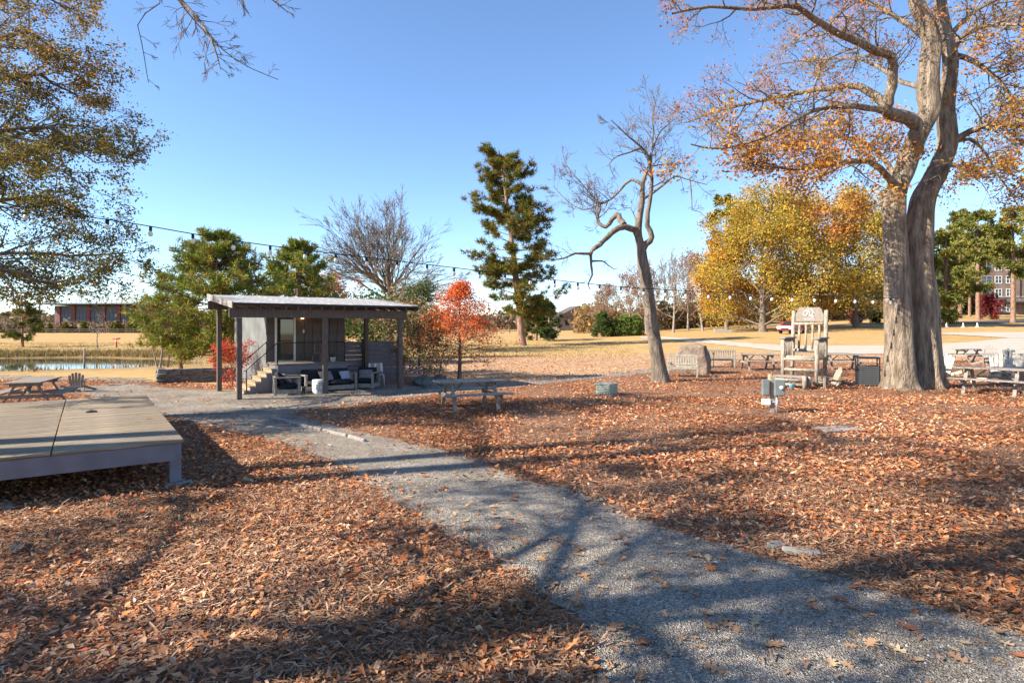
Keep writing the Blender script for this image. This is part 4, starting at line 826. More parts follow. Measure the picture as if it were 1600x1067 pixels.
for k in range(9):
    a0 = k * 2 * math.pi / 9; P_ = [(.03 + .13 * i / 8, a0 + 1.5 * i / 8) for i in range(9)]
    MB().tube([(math.sin(r_ * math.cos(a_) / .203) * .203, -math.cos(r_ * math.cos(a_) / .203) * .203, .225 + r_ * math.sin(a_)) for r_, a_ in P_], [.004 + .011 * i / 8 for i in range(9)], 5).build('swirl_mark', M['slate'], dt)
# woven chair and rose wire chair right of the posts
wc = thing('woven_chair', 'light sling chair with a striped woven seat by the slat fence', 'chair', ploc(5.0, 1.5), PRZ - R(18))
for s in (-1, 1):
    MB().tube([(s * .26, -.25, 0), (s * .25, -.2, .40), (s * .25, .2, .36), (s * .24, .33, .80)], .013, 6).build('frame', M['white'], wc); MB().tube([(s * .26, .32, 0), (s * .25, .05, .38)], .013, 6).build('leg', M['white'], wc)
for k in range(7): bx('woven_band', M['rose'] if k % 3 else M['white'], wc, (-.21 + k * .07, .27, .59), (.066, .02, .42), (R(-17), 0, 0), .003)
for k in range(6): bx('woven_band', M['rose'] if k % 2 else M['white'], wc, (0, -.17 + k * .07, .395 - k * .006), (.5, .066, .018), None, .003)
bx('seat_pillow', M['pillow'], wc, (.05, .1, .46), (.36, .16, .10), None, .03)
rc = thing('wire_chair', 'low rose pink wire tub chair beside the right porch post', 'chair', ploc(6.3, 1.3), PRZ - R(30))
for z, s in ((.02, .9), (.28, 1.), (.56, 1.05)):
    pts = [(.33 * s * math.cos(a), .33 * s * math.sin(a), z + (.16 if z > .5 else 0) * (math.sin(a) > -.2) * max(0, math.sin(a))) for a in np.linspace(R(-40), R(220), 16)]
    MB().tube(pts, .011, 5).build('hoop', M['rose'], rc)
for a in np.linspace(R(-40), R(220), 26): MB().tube([(.30 * math.cos(a), .30 * math.sin(a), .02), (.33 * math.cos(a), .33 * math.sin(a), .28), (.345 * math.cos(a), .345 * math.sin(a), .56 + .16 * max(0, math.sin(a)))], .006, 4).build('spoke', M['rose'], rc)
MB().lathe([(0, .28), (.31, .28), (.32, .30), (.31, .33), (0, .33)], 20).build('seat', M['rose'], rc)
cw = thing('bistro_chair', 'copper wire bistro chair behind the porch railing', 'chair', ploc(3.02, 1.72, PD + .006), PRZ + R(30))
for s in (-1, 1):
    for s2 in (-1, 1): MB().tube([(s * .2, s2 * .2, 0), (s * .16, s2 * .16, .32)], .012, 5).build('leg', M['copper'], cw)
MB().lathe([(0, .30), (.2, .30), (.21, .325), (.2, .34), (0, .34)], 14).build('seat', M['copper'], cw)
MB().tube([(.19 * math.cos(a), .10 + .1 * math.sin(a) * .3, .34 + .36 * math.sin(a)) for a in np.linspace(0, math.pi, 12)], .014, 5).build('back_hoop', M['copper'], cw)
pt = thing('flower_pot', 'small white pot on the raised porch', 'pot', ploc(3.38, 1.5, PD + .006), 0)
MB().lathe([(0, 0), (.07, 0), (.1, .16), (.09, .16), (.07, .03), (0, .03)], 12).build('pot', M['white'], pt)
rgd = np.random.default_rng(77)
leaves('plant', [(Vector((0, 0, .2)), Vector((0, 0, 1)))] * 12, rgd, 3, .05, .08, [(.1, .16, .05)], pt, M['leaf'])
# rocks right of the cabin
def rock(name, label, loc, d, seed, m='stone', group=None, flat=False):
    bm = bmesh.new(); bmesh.ops.create_icosphere(bm, subdivisions=4, radius=1)
    for v in bm.verts:
        p = v.co.copy(); n_ = noise.noise(p * 1.3 + Vector((seed, 0, 0))) * .28 + noise.noise(p * 3.1 + Vector((0, seed, 0))) * .12 + noise.noise(p * 8) * .04
        v.co = p * (1 + n_)
        v.co = Vector((v.co.x * d[0] / 2, v.co.y * d[1] / 2, (max(v.co.z, -.55) + .55) * d[2] / 1.55))
    me = bpy.data.meshes.new(name); bm.to_mesh(me); bm.free(); me.materials.append(M[m])
    for p in me.polygons: p.use_smooth = True
    o = obj(name, me); o.location = Vector(loc) - Vector((0, 0, .03)); return tag(o, label, 'rock', group)
for i, (px, py, d, lab) in enumerate([(665, 603, (.9, .6, .4), 'dark angular rock beside the wire chair'), (684, 599, (.8, .6, .35), 'flat grey rock between the wire chair and the cypress'), (676, 607, (.7, .35, .16), 'thin slab of rock at the gravel edge'), (698, 603, (.6, .4, .18), 'small rock in front of the twiggy shrub')]): rock('rock', lab, G(px, py), d, i * 3.1, 'slate')

# ------------------------------------------------------------------ wooden stage at the left
D0 = Vector((-4.55, 8.2, 0)); du = Vector((-.814, -.581, 0)); SRZ = math.atan2(-.581, -.814)     # along the front edge, away from the corner
M['deck2'] = mat('deck_board_grey', (.20, .155, .108), .8, .4, 2.6, .35, 26, (1, 12, 12), second=(.32, .26, .19)); M['deck3'] = mat('deck_board_tan', (.265, .195, .12), .8, .4, 1.9, .35, 24, (1, 14, 14), second=(.385, .305, .21))
st = thing('wooden_stage', 'low weathered board stage with a grey painted rim', 'stage', D0, SRZ)
SW, SD, SH = 5.6, 6.5, .62       # local x along the front, local -y goes back
rs = np.random.default_rng(4)
for k in range(46):
    y = -.07 - k * (SD / 46)
    for x0, x1 in ((-.03, 1.42), (1.43, 3.5), (3.51, SW)): 
        o = bx('deck_board', M[('deck', 'deck2', 'deck3')[int(rs.integers(0, 3))]], st, ((x0 + x1) / 2, y, SH - .019 + rs.uniform(-.002, .002)), (x1 - x0 - .004, SD / 46 - .011, .038), None, .004)
bx('rim', M['deckpaint'], st, (SW / 2 + .02, -.045, SH - .16), (SW - .1, .045, .235)); bx('rim', M['deckpaint'], st, (SW / 2, -SD + .04, SH - .16), (SW, .045, .235)); bx('rim', M['deckpaint'], st, (.045, -SD / 2, SH - .16), (.045, SD - .15, .235))
for x in (.07, 2.0, 3.9): 
    for y in (-.10, -SD / 2, -SD + .1):
        bx('post', M['deckpaint'], st, (x, y, (SH - .04) / 2), (.14, .14, SH - .042)); bx('footing', M['concrete'], st, (x - .03, y + .02, .022), (.34, .32, .04))
for x in (.9, 1.7, 2.5, 3.3, 4.2): bx('joist', M['deckpaint'], st, (x, -SD / 2, SH - .13), (.045, SD - .25, .17))
for k in range(26):
    o = obj('fallen_leaf', LEAFM[int(rs.integers(0, 5))], st); s_ = rs.uniform(.05, .12); o.scale = (s_,) * 3; o.location = (rs.uniform(.1, 3.4), -rs.uniform(.1, 6.2), SH + .003); o.rotation_euler = (0, 0, rs.uniform(0, 6))
dg = tag(MB().tube([(0, 0, .03), (.06, .05, .035), (.16, .06, .03)], [.02, .03, .015], 7).build('bark_scrap', M['bark']), 'dark scrap of bark lying on the stage boards', 'bark')
dg.location = D0 + Vector((-3.3, 2.4, SH)); dg.location = at(134, 645, 930 * (CAM_H - SH) / (645 - HY)) ; dg.location.z = SH - .01

# ------------------------------------------------------------------ picnic tables
def picnic(mat_):
    t = bpy.data.objects.new('picnic_table', None); link(t); m = M[mat_]
    for k in range(5): bx('tabletop_board', m, t, (0, -.30 + k * .15, .735), (1.83, .142, .036))
    for s in (-1, 1):
        for k in range(2): bx('bench_board', m, t, (0, s * (.60 + k * .145), .44), (1.83, .138, .036))
        x = s * .58
        for e in (-1, 1): MB().bar((x, e * .60, -.02), (x, e * .20, .72), .038, .09, (1, 0, 0)).build('leg', m, t)
        bx('cross_beam', m, t, (x + s * .04, 0, .375), (.038, 1.48, .09)); bx('cross_beam', m, t, (x + s * .04, 0, .675), (.038, .70, .08))
        MB().bar((x - s * .02, 0, .37), (s * .16, 0, .71), .07, .035, (1, 0, 0)).build('brace', m, t)
    return t
pp = picnic('wood'); PT = 'weathered picnic tables in the clearing'
for i, (x, y, rz, s, lab) in enumerate([(-1.1, 15.6, 23.6, 1, 'weathered picnic table alone on the leaves in front of the gravel path'), (-12.6, 15.7, 113, 1, 'shaded picnic table beyond the wooden stage'), (12.06, 29.2, -3, 1.02, 'picnic table between the slatted benches and the giant rocking chair'),
      (16.2, 29.2, -14, 1.02, 'picnic table behind the giant rocking chair and the slatted bin'), (15.3, 18.9, -52, 1.1, 'large sunlit picnic table at the foot of the great oak'), (27.0, 35, 3, 1.05, 'dark picnic table beside the drive and a grey armchair'), (31.2, 35, 0, 1.05, 'picnic table beside the drive past the electric post')]):
    o = pp if i == 0 else copy_tree(pp)
    o.location = (x, y, .012); o.rotation_euler = (0, 0, R(rz)); o.scale = (s,) * 3; tag(o, lab, 'picnic table', PT)
# ------------------------------------------------------------------ slanted garden armchairs
def adirondack(mat_):
    t = bpy.data.objects.new('garden_armchair', None); link(t); m = M[mat_]
    for s in (-1, 1):
        bx('front_leg', m, t, (s * .30, -.28, .27), (.035, .11, .56)); MB().bar((s * .26, -.34, .34), (s * .26, .50, .02), .032, .12, (0, 0, 1)).build('rear_leg', m, t)
        MB().prism([(-.40, -.07), (-.34, -.11), (.10, -.09), (.44, -.02), (.44, .05), (-.30, .06), (-.40, .03)], .545, .57, 'z').build('armrest', m, t).rotation_euler = (0, 0, 0)
        o = t.children[-1]; o.rotation_euler = (0, 0, R(90)); o.location = (s * .33, 0, 0)
    for k in range(5): bx('seat_slat', m, t, (0, -.33 + k * .115, .385 - k * .042), (.55, .10, .022), (R(-20), 0, 0))
    for k in range(5):
        x = (k - 2) * .118; hh = [.74, .85, .89, .85, .74][k]; wb = .05; wt = .056
        o = MB().prism([(-wb, 0), (wb, 0), (wt, hh - .05), (wt * .6, hh), (-wt * .6, hh), (-wt, hh - .05)], -.011, .011).build('back_slat', m, t); o.location = (x * .9, .20, .20); o.rotation_euler = (R(-24), (k - 2) * .05, 0)
    bx('back_brace', m, t, (0, .36, .50), (.66, .03, .08), (R(-24), 0, 0))
    return t
aw = adirondack('whitewood'); ag = adirondack('greywood'); ap = adirondack('paleWood')
AG = 'slatted garden armchairs in the clearing'
for i, (p, x, y, rz, s, lab) in enumerate([(ag, 26.2, 32.6, -35, 1.05, 'grey slatted armchair between the far picnic table and the electric post'), (aw, 18.4, 22.4, -40, 1.08, 'pale armchair with a rounded slat back behind the large sunlit picnic table'), (aw, 17.4, 24.2, -60, 1., 'pale armchair half hidden by the trunk of the great oak'),
      (aw, 19.6, 22.6, -10, 1.05, 'pale armchair next to the rounded one behind the large picnic table'), (ag, -14.4, 19.7, 212, .64, 'small grey armchair turned to the pond beyond the wooden stage'), (ap, 10.95, 20.6, -98, .74, 'small low wooden armchair at the foot of the giant rocking chair'), (aw, -27.4, 41.6 + 7, -30, 1.1, 'pale armchair on the far bank of the pond')]):
    first = not p.get('label'); o = p if first else copy_tree(p)
    o.location = (x, y, h(x, y) + .012); o.rotation_euler = (0, 0, R(rz)); o.scale = (s,) * 3; tag(o, lab, 'chair', AG)
# ------------------------------------------------------------------ slatted benches
def bench(L):
    t = bpy.data.objects.new('garden_bench', None); link(t); m = M['teak']
    for s in (-1, 1):
        bx('leg', m, t, (s * (L / 2 - .04), -.24, .30), (.065, .065, .62)); MB().bar((s * (L / 2 - .04), .24, -.01), (s * (L / 2 - .04), .32, .90), .06, .06, (1, 0, 0)).build('leg', m, t)
        bx('armrest', m, t, (s * (L / 2 - .04), -.01, .63), (.075, .62, .035)); bx('side_rail', m, t, (s * (L / 2 - .04), .0, .38), (.04, .46, .07))
    for k in range(5): bx('seat_slat', m, t, (0, -.22 + k * .105, .43), (L - .02, .085, .024))
    bx('apron', m, t, (0, -.25, .375), (L - .14, .03, .075)); bx('top_rail', m, t, (0, .315, .88), (L - .13, .045, .085)); bx('back_rail', m, t, (0, .275, .52), (L - .13, .04, .06))
    n = int(L / .125)
    for k in range(n): bx('back_slat', m, t, (-(L - .2) / 2 + (L - .2) * (k + .5) / n, .295, .70), (.055, .018, .33), (R(-5), 0, 0))
    return t
b1 = bench(1.25); b1.location = (7.25, 25.3, .012); b1.rotation_euler = (0, 0, R(-14)); tag(b1, 'short pale slatted bench in front of the boulder', 'bench', 'pale slatted benches')
b2 = bench(1.7); b2.location = (10.7, 31, .012); b2.rotation_euler = (0, 0, R(174)); tag(b2, 'longer pale slatted bench seen from its back beyond the boulder', 'bench', 'pale slatted benches')
# boulder: upright, split face
bm = bmesh.new(); bmesh.ops.create_icosphere(bm, subdivisions=5, radius=1)
for v in bm.verts:
    p = v.co.copy(); f = max(abs(p.x), abs(p.y), abs(p.z)) ; p = p.lerp(p / f * .86, .62)
    tp = 1 - .30 * max(0, (p.z + 1) / 2) ** 1.5 * (1 if p.x > 0 else .45)
    n_ = .07 * noise.noise(p * 1.7 + Vector((3, 1, 0))) + .035 * noise.noise(p * 4.3) + .012 * noise.noise(p * 13)
    q = Vector((p.x * tp, p.y * (.9 - .12 * p.z), p.z)) * (1 + n_)
    v.co = Vector((q.x * .90, q.y * .62, max(q.z, -.8) * .80 + .62))
me = bpy.data.meshes.new('boulder'); bm.to_mesh(me); bm.free(); me.materials.append(M['stone'])
for p in me.polygons: p.use_smooth = True
bo = tag(obj('boulder', me), 'large upright brown boulder behind the short slatted bench', 'boulder'); bo.location = (8.3, 27.2, 0); bo.rotation_euler = (0, 0, R(-28))
sk = thing('garden_stake', 'thin dark metal stake beside the longer bench', 'stake', G(1115, 577)); MB().tube([(0, 0, -.02), (0, 0, .78)], .018, 6).build('rod', M['black'], sk); MB().lathe([(0, .76), (.035, .77), (.03, .84), (0, .86)], 8).build('finial', M['black'], sk)
# ------------------------------------------------------------------ giant rocking chair
gc = thing('giant_rocking_chair', 'giant pale log rocking chair with a carved emblem on its headboard', 'chair', (10.75, 21.9, .012), R(-40)); m = M['paleWood']
W2, Dp = .565, 1.25       # half width, depth
log = lambda nm, p, q, r, mm=m: MB().tube([p, Vector(p).lerp(Vector(q), .5) + Vector((.004, .003, 0)), q], [r, r * .97, r * .94], 12).build(nm, mm, gc)
for s in (-1, 1):
    log('back_upright', (s * W2, .52, .06), (s * W2, .80, 2.74), .075); log('front_leg', (s * W2, -.62, .06), (s * W2, -.62, 1.68), .075)
    bx('armrest', M['greywood'], gc, (s * W2, .02, 1.72), (.22, 1.50, .055))
    for k in range(5): log('arm_spindle', (s * W2, -.44 + k * .2, 1.02), (s * W2, -.42 + k * .2, 1.70), .032)
    log('side_rail', (s * W2, -.62, 1.0), (s * W2, .60, .98), .055); log('side_rail', (s * W2, -.62, .58), (s * W2, .56, .56), .055)
    MB().tube([(s * W2, -1.0, .17), (s * W2, -.6, .07), (s * W2, .1, .045), (s * W2, .7, .09), (s * W2, 1.15, .22)], [.05, .06, .065, .06, .05], 8).build('rocker', m, gc)
for k in range(8): log('seat_log', (-W2 + .09, -.54 + k * .155, 1.03 - k * .008), (W2 - .09, -.54 + k * .155, 1.03 - k * .008), .06, M['paleWood'] if k < 1 else M['wood'])
log('front_rail', (-W2, -.62, .96), (W2, -.62, .96), .06); log('front_rail', (-W2, -.62, .58), (W2, -.62, .58), .055); log('back_rail', (-W2, .62, 1.24), (W2, .62, 1.24), .06); log('back_rail', (-W2, .75, 2.24), (W2, .75, 2.24), .06)
for k in range(4): log('back_spindle', (-.345 + k * .23, .63, 1.26), (-.345 + k * .23, .745, 2.24), .042)
hb = MB().prism([(-W2 + .08, 2.33), (W2 - .08, 2.33), (W2 - .08, 2.62), (W2 - .12, 2.66), (W2 - .15, 2.78), (W2 - .22, 2.86), (-W2 + .22, 2.86), (-W2 + .15, 2.78), (-W2 + .12, 2.66), (-W2 + .08, 2.62)], .755, .805).build('headboard', M['wood'], gc)
E = [(-.2, .10), (-.235, .02), (-.22, -.09), (-.165, -.13), (-.105, -.09), (-.085, .0), (-.06, .14), (.0, .20), (.075, .20), (.135, .12), (.145, 0), (.12, -.09), (.07, -.145), (.02, -.09), (.01, .02), (-.03, .085), (-.085, .10), (-.15, .13), (-.2, .10)]
sp = spline([Vector((x * .85, .748, 2.64 + z * .75)) for x, z in E], .03); MB().tube(sp, .013, 6).build('emblem', M['white'], hb)
MB().tube(spline([Vector((x * .85, .748, 2.64 + z * .75)) for x, z in [(.07, -.145), (.12, -.18), (.20, -.165)]], .03), .015, 6).build('emblem', M['white'], hb)
tc_ = bpy.data.curves.new('lettering', 'FONT'); tc_.body = 'TRILITH'; tc_.size = .085; tc_.align_x = 'CENTER'; tc_.extrude = .004; tc_.space_character = 1.25
tmp = bpy.data.objects.new('tmp', tc_); col.objects.link(tmp); dgp = bpy.context.evaluated_depsgraph_get(); me = bpy.data.meshes.new_from_object(tmp.evaluated_get(dgp)); bpy.data.objects.remove(tmp)
me.materials.clear(); me.materials.append(M['white']); o = obj('lettering', me, hb); o.location = (-.03, .748, 2.385); o.rotation_euler = (R(90), 0, 0)
# step in front
sp_ = thing('step_platform', 'low log step standing before the giant rocking chair', 'step', (9.72, 20.85, .012), R(-40))
for s in (-1, 1):
    for y in (-.3, .3): MB().tube([(s * .56, y, -.01), (s * .56, y, .46 if y < 0 else .40)], .075, 12).build('post', M['orangewood'] if s < 0 and y < 0 else m, sp_)
for k in range(6): bx('step_board', M['wood'], sp_, (0, -.26 + k * .105, .40), (1.02, .09, .045))
MB().tube([(-.52, -.3, .14), (.52, -.3, .14)], .05, 10).build('rail', m, sp_); MB().tube([(-.52, -.3, .30), (.52, -.3, .30)], .045, 10).build('rail', m, sp_)
MB().bar((-.45, -.25, .36), (-.3, -.28, .12), .05, .05).build('brace', m, sp_)
bk = thing('bucket', 'small light blue bucket on the leaves before the rocking chair', 'bucket', G(1237, 608) + Vector((0, 0, .01)))
MB().lathe([(0, 0), (.07, 0), (.1, .18), (.105, .185), (.094, .18), (.066, .02), (0, .02)], 16).build('pail', M['blue'], bk); MB().tube([(.1 * math.cos(a), .02, .17 + .09 * math.sin(a)) for a in np.linspace(0, math.pi, 9)], .004, 5).build('handle', M['white'], bk)
# ------------------------------------------------------------------ slatted litter bin
tb = thing('litter_bin', 'black slatted litter bin with an open hooded frame beside the great oak', 'bin', (12.9, 21.6, .012), R(-24)); k_ = M['black']
for x in (-.34, .34):
    for y in (-.3, .3): bx('frame_post', k_, tb, (x, y, .5), (.04, .04, 1.0))
for x, y, a, b_ in [(0, -.3, .72, .045), (0, .3, .72, .045), (-.34, 0, .045, .60), (.34, 0, .045, .60)]: bx('top_rail', k_, tb, (x, y, 1.0), (a, b_, .035))
bx('lid', k_, tb, (0, 0, 1.025), (.74, .66, .02))
sm_ = mat('bin_slat', (.055, .06, .065), .6, .2, 5, .1)
for k in range(9):
    z = .07 + k * .077
    bx('slat', sm_, tb, (0, -.31, z), (.64, .02, .066)); bx('slat', sm_, tb, (-.35, 0, z), (.02, .56, .066)); bx('slat', sm_, tb, (.35, 0, z), (.02, .56, .066)); bx('slat', sm_, tb, (0, .31, z), (.64, .02, .066))
bx('liner', k_, tb, (0, 0, .36), (.58, .52, .66))
# ------------------------------------------------------------------ electric posts
def epost(label, loc, rz):
    t = thing('electric_post', label, 'utility post', loc, rz, 'electric posts with grey boxes')
    bx('post', M['wood'], t, (0, .02, .45), (.10, .10, .94))
    for s, x in ((-1, -.17), (1, .14)):
        b_ = bx('switch_box', M['greymetal'], t, (x, -.02 - .07 * (s > 0), .63), (.17 if s < 0 else .24, .16, .40), None, .01); bx('box_door', M['greymetal'], b_, (0, -.085, -.01), (.14 if s < 0 else .21, .012, .33), None, .004)
        if s > 0: MB().tube([(.03, -.09, .02), (.03, -.15, .02)], .045, 12).build('meter_socket', M['white'], b_)
    bx('outlet_box', M['white'], t, (-.16, -.05, .27), (.20, .10, .15), None, .01); MB().tube([(.09, -.07, -.02), (.09, -.07, .44)], .028, 10).build('conduit', M['galv'], t)
    MB().tube([(-.08, -.05, .27), (.16, -.05, .27)], .02, 8).build('conduit', M['galv'], t); return t
epost('electric post with two grey boxes standing on the open leaves', G(1207, 645), R(-12)); epost('electric post with grey boxes beside the drive picnic tables', G(1575, 570), R(-5))
# pale green louvred cabinet
vb = thing('vent_cabinet', 'low pale green louvred metal cabinet on the leaves', 'cabinet', G(948, 617), R(-40))
bx('plinth', M['concrete'], vb, (0, 0, .02), (.62, .62, .06)); bx('body', M['green'], vb, (0, 0, .19), (.50, .50, .28)); bx('cap', M['green'], vb, (0, 0, .35), (.56, .56, .035))
for k in range(5):
    for a, (x, y, sx, sy) in enumerate([(0, -.258, .44, .02), (-.258, 0, .02, .44), (.258, 0, .02, .44)]): bx('louvre', M['green'], vb, (x, y, .085 + k * .052), (sx, sy, .034), (R(-18) if a == 0 else 0, 0 if a == 0 else R(18 if x > 0 else -18), 0))
sb = tag(MB().box((0, 0, .03), (.85, .5, .05), None, .012).build('concrete_slab', M['concrete']), 'flat pale concrete slab sunk in the leaves beyond the gravel path', 'slab'); sb.location = G(1308, 673); sb.rotation_euler = (0, 0, .2)
s2 = tag(MB().box((0, 0, .03), (.34, .10, .05), None, .012).build('paving_stone', M['concrete']), 'small grey paving stone at the edge of the gravel path', 'stone'); s2.location = G(1252, 868); s2.rotation_euler = (0, 0, -.35)
s3 = tag(MB().box((0, 0, .03), (.16, .10, .05), None, .012).build('paving_stone', M['concrete']), 'broken grey paving stone in the leaves beside the longer one', 'stone'); s3.location = G(1236, 863) + Vector((-.1, .1, 0)); s3.rotation_euler = (0, 0, .3)
# timber edging along the path
ed = [G(425, 654), G(465, 665), G(505, 675), G(545, 684), G(572, 692)]
for i in range(4):
    e = tag(MB().bar((0, 0, .03), (0, (ed[i + 1] - ed[i]).length * .94, .03), .07, .07, ch=.015).build('edging_timber', M['greywood']), 'pale edging timber half buried along the gravel path', 'timber', 'edging timbers along the path'); e.location = ed[i]; d_ = ed[i + 1] - ed[i]; e.rotation_euler = (0, 0, math.atan2(-d_.x, d_.y))
# low dry-stacked wall by the pond
sw_ = thing('stacked_wall', 'low dark dry stacked slate wall at the pond end of the path', 'wall', (0, 0, 0)); rs = np.random.default_rng(17)
wa, wb, wc_ = Vector((-13.6, 23.0, 0)), Vector((-13.2, 22.4, 0)), Vector((-11.0, 23.5, 0))
for p, q in ((wa, wb), (wb, wc_)):
    L = (q - p).length; d = (q - p).normalized(); an = math.atan2(d.y, d.x)
    for r_ in range(7):
        x = rs.uniform(-.1, 0)
        while x < L:
            l = rs.uniform(.18, .42); b_ = bx('stone', M['slate'] if rs.random() < .75 else M['stone'], sw_, (0, 0, 0), (round(l, 1) + .08, .26, .075)); pos = p + d * (x + l / 2); b_.location = (pos.x + rs.normal(0, .015), pos.y + rs.normal(0, .015), .035 + r_ * .078); b_.rotation_euler = (rs.normal(0, .03), rs.normal(0, .04), an + rs.normal(0, .08)); x += l
# ------------------------------------------------------------------ festoon lights
fs_ = thing('string_lights', 'long cable of clear bulbs strung between the two oaks', 'string lights', (0, 0, 0))
ctl = [at(-160, 315, 11.6), at(0, 324, 11.9), at(180, 345, 12.3), at(400, 381, 13.4), at(690, 416, 15.5), at(958, 447, 17.6), at(1150, 458, 18.9), at(1300, 463, 19.6), at(1404, 466, 20.16)]
S = spline(ctl, .12); MB().tube(S[::2] + [S[-1]], .011, 5).build('cable', M['black'], fs_)
acc = 0; sock = MB().lathe([(0, 0), (.022, 0), (.024, -.06), (.018, -.075), (0, -.075)], 8).mesh('socket', M['black']); blb = MB().lathe([(.014, -.07), (.03, -.095), (.034, -.125), (.024, -.15), (0, -.162)], 10).mesh('bulb', M['bulb'])
for i in range(1, len(S)):
    acc += (S[i] - S[i - 1]).length
    if acc > .70: 
        acc = 0; o = obj('socket', sock, fs_); o.location = S[i]; o.scale = (1.35,) * 3; b_ = obj('bulb', blb, o)
# ------------------------------------------------------------------ red car, cones, far buildings
def car(label, loc, rz):
    t = thing('parked_car', label, 'car', loc, rz); cr = M['carred']
    prof = [(-2.15, .32), (-2.2, .62), (-2.12, .88), (-1.25, 1.02), (-.62, 1.48), (.55, 1.58), (1.55, 1.52), (2.05, 1.06), (2.18, .95), (2.2, .45), (2.1, .32)]
    bm = MB(); n = len(prof); vs = []
    for y, inset in ((-.90, 0), (-.82, .0), (.82, 0), (.90, 0)):
        for x, z in prof: k = .80 if z > 1.1 else 1.; vs.append((x, (y if abs(y) > .85 else y * 1.08) * k, z))
    fs = [tuple(range(n)), tuple(range(4 * n - 1, 3 * n - 1, -1))] + [(r * n + i, (r + 1) * n + i, (r + 1) * n + (i + 1) % n, r * n + (i + 1) % n) for r in range(3) for i in range(n)]
    bm.add(vs, fs); bm.build('body', cr, t)
    for s in (-1, 1):
        MB().prism([(-.95, 1.06), (-.52, 1.42), (.45, 1.50), (.45, 1.06)], s * .765, s * .785 + s * .06).build('side_window', M['glass'], t); MB().prism([(.55, 1.06), (.55, 1.50), (1.4, 1.45), (1.7, 1.08)], s * .765, s * .785 + s * .06).build('side_window', M['glass'], t)
        for x in (-1.35, 1.35):
            wh = MB().tube([(x, s * .72, .33), (x, s * .93, .33)], .34, 18).build('wheel', M['tyre'], t); MB().tube([(x, s * .92, .33), (x, s * .945, .33)], .2, 12).build('rim', M['galv'], wh)
        bx('headlight', M['white'], t, (-2.12, s * .66, .80), (.16, .34, .15), (0, R(-10), 0), .02); bx('mirror', cr, t, (-.72, s * .98, 1.1), (.12, .16, .12), None, .03)
    MB().add([(-1.22, -.70, 1.06), (-1.22, .70, 1.06), (-.66, .64, 1.47), (-.66, -.64, 1.47)], [(0, 1, 2, 3)]).build('windscreen', M['glass'], t).location = (-.03, 0, .02)
    bx('grille', M['black'], t, (-2.20, 0, .62), (.04, .9, .18)); bx('bumper', M['black'], t, (-2.19, 0, .40), (.08, 1.6, .12)); return t
car('red car parked under the golden trees', gp(1238, 80), R(42)).scale = (1.1,) * 3
for i, (px, lab) in enumerate([(1479, 'white cone nearest the great oak trunk'), (1505, 'middle white cone on the rise'), (1527, 'white cone farthest from the great oak')]):
    g = G(px, 511.5); cn = thing('traffic_cone', lab, 'cone', g, 0, 'white cones on the rise'); MB().lathe([(.19, .03), (.06, .66), (.045, .70), (0, .70)], 14).build('cone', M['white'], cn); bx('base', M['white'], cn, (0, 0, .02), (.42, .42, .045))
g = G(1464, 529); wp = thing('marker_post', 'thin pink tan marker post beside the drive', 'post', g); bx('stake', M['orangewood'], wp, (0, 0, .55), (.07, .05, 1.15))
bn = thing('site_banner', 'low white banner fence at the wood edge under the golden trees', 'banner', gp(1130, 90), R(14))
for k in range(3): bx('panel', M['white'], bn, (-1.0 + k * 1.02, 0, .30), (1.0, .03, .45)); 
for k in range(4): bx('stake', M['wood'], bn, (-1.52 + k * 1.02, .05, .28), (.04, .04, .6))
# brick building on the rise
B0 = at(1527, 495, 157); B0.z = h(B0.x, B0.y) - .4; base = 5.0
bb = thing('brick_building', 'brown brick block with pale bands and grid windows on the rise', 'building', (B0.x, B0.y, 0), R(-8))
Wb, Db, Hb, b0 = 34, 16, 17.5, base
bx('wall', M['brick'], bb, (Wb / 2, Db / 2, b0 + Hb / 2 - 1.5), (Wb, Db, Hb + 3)); bx('parapet', M['concrete'], bb, (Wb / 2, Db / 2, b0 + Hb + .12), (Wb + .5, Db + .5, .3))
for z in (4.6,): bx('band', M['concrete'], bb, (Wb / 2, -.06, b0 + z), (Wb + .1, .16, .28))
for r_ in range(5):
    z = b0 + 1.7 + r_ * 3.4 + (.6 if r_ else 0)
    for k, (x, w2) in enumerate([(2.2, 2.6), (5.0, 1.6), (7.6, 1.5), (12.4, 1.5), (15.6, 1.6), (19, 2.6), (23, 1.6), (27, 2.6), (31, 1.6)]):
        hgt = 1.9; wn = bx('window', M['glass'], bb, (x, -.03, z), (w2, .1, hgt), None, .01)
        for dx, dz, sx, sz in [(-w2 / 2, 0, .12, hgt), (w2 / 2, 0, .12, hgt), (0, hgt / 2, w2, .12), (0, -hgt / 2, w2, .16), (0, 0, .08, hgt), (0, .1, w2, .08)]: bx('window_frame', M['white'] if k % 3 else M['concrete'], wn, (dx, -.07, dz), (sx, .06, sz))
bx('canopy', M['black'], bb, (9.5, -1.0, b0 + 3.0), (7, 2.2, .5)); bx('canopy', M['black'], bb, (-.2, -1, b0 + 3.1), (3, 2, .35)); bx('downpipe', M['black'], bb, (10.2, -.1, b0 + 10), (.16, .16, 11))
for px, lab in ((1551, 'black lamp post before the brick building by the burgundy shrub'), (1558, 'second black lamp post close by the brick building wall')):
    g = gp(px, 122 if px < 1555 else 135); lp = thing('lamp_post', lab, 'street lamp', g, 0, 'lamp posts before the brick building'); MB().tube([(0, 0, -.1), (0, 0, 4.2)], .07, 8).build('pole', M['black'], lp); MB().lathe([(.05, 4.2), (.26, 4.35), (.20, 4.85), (.30, 4.9), (0, 5.15)], 10).build('lantern', M['black'], lp)
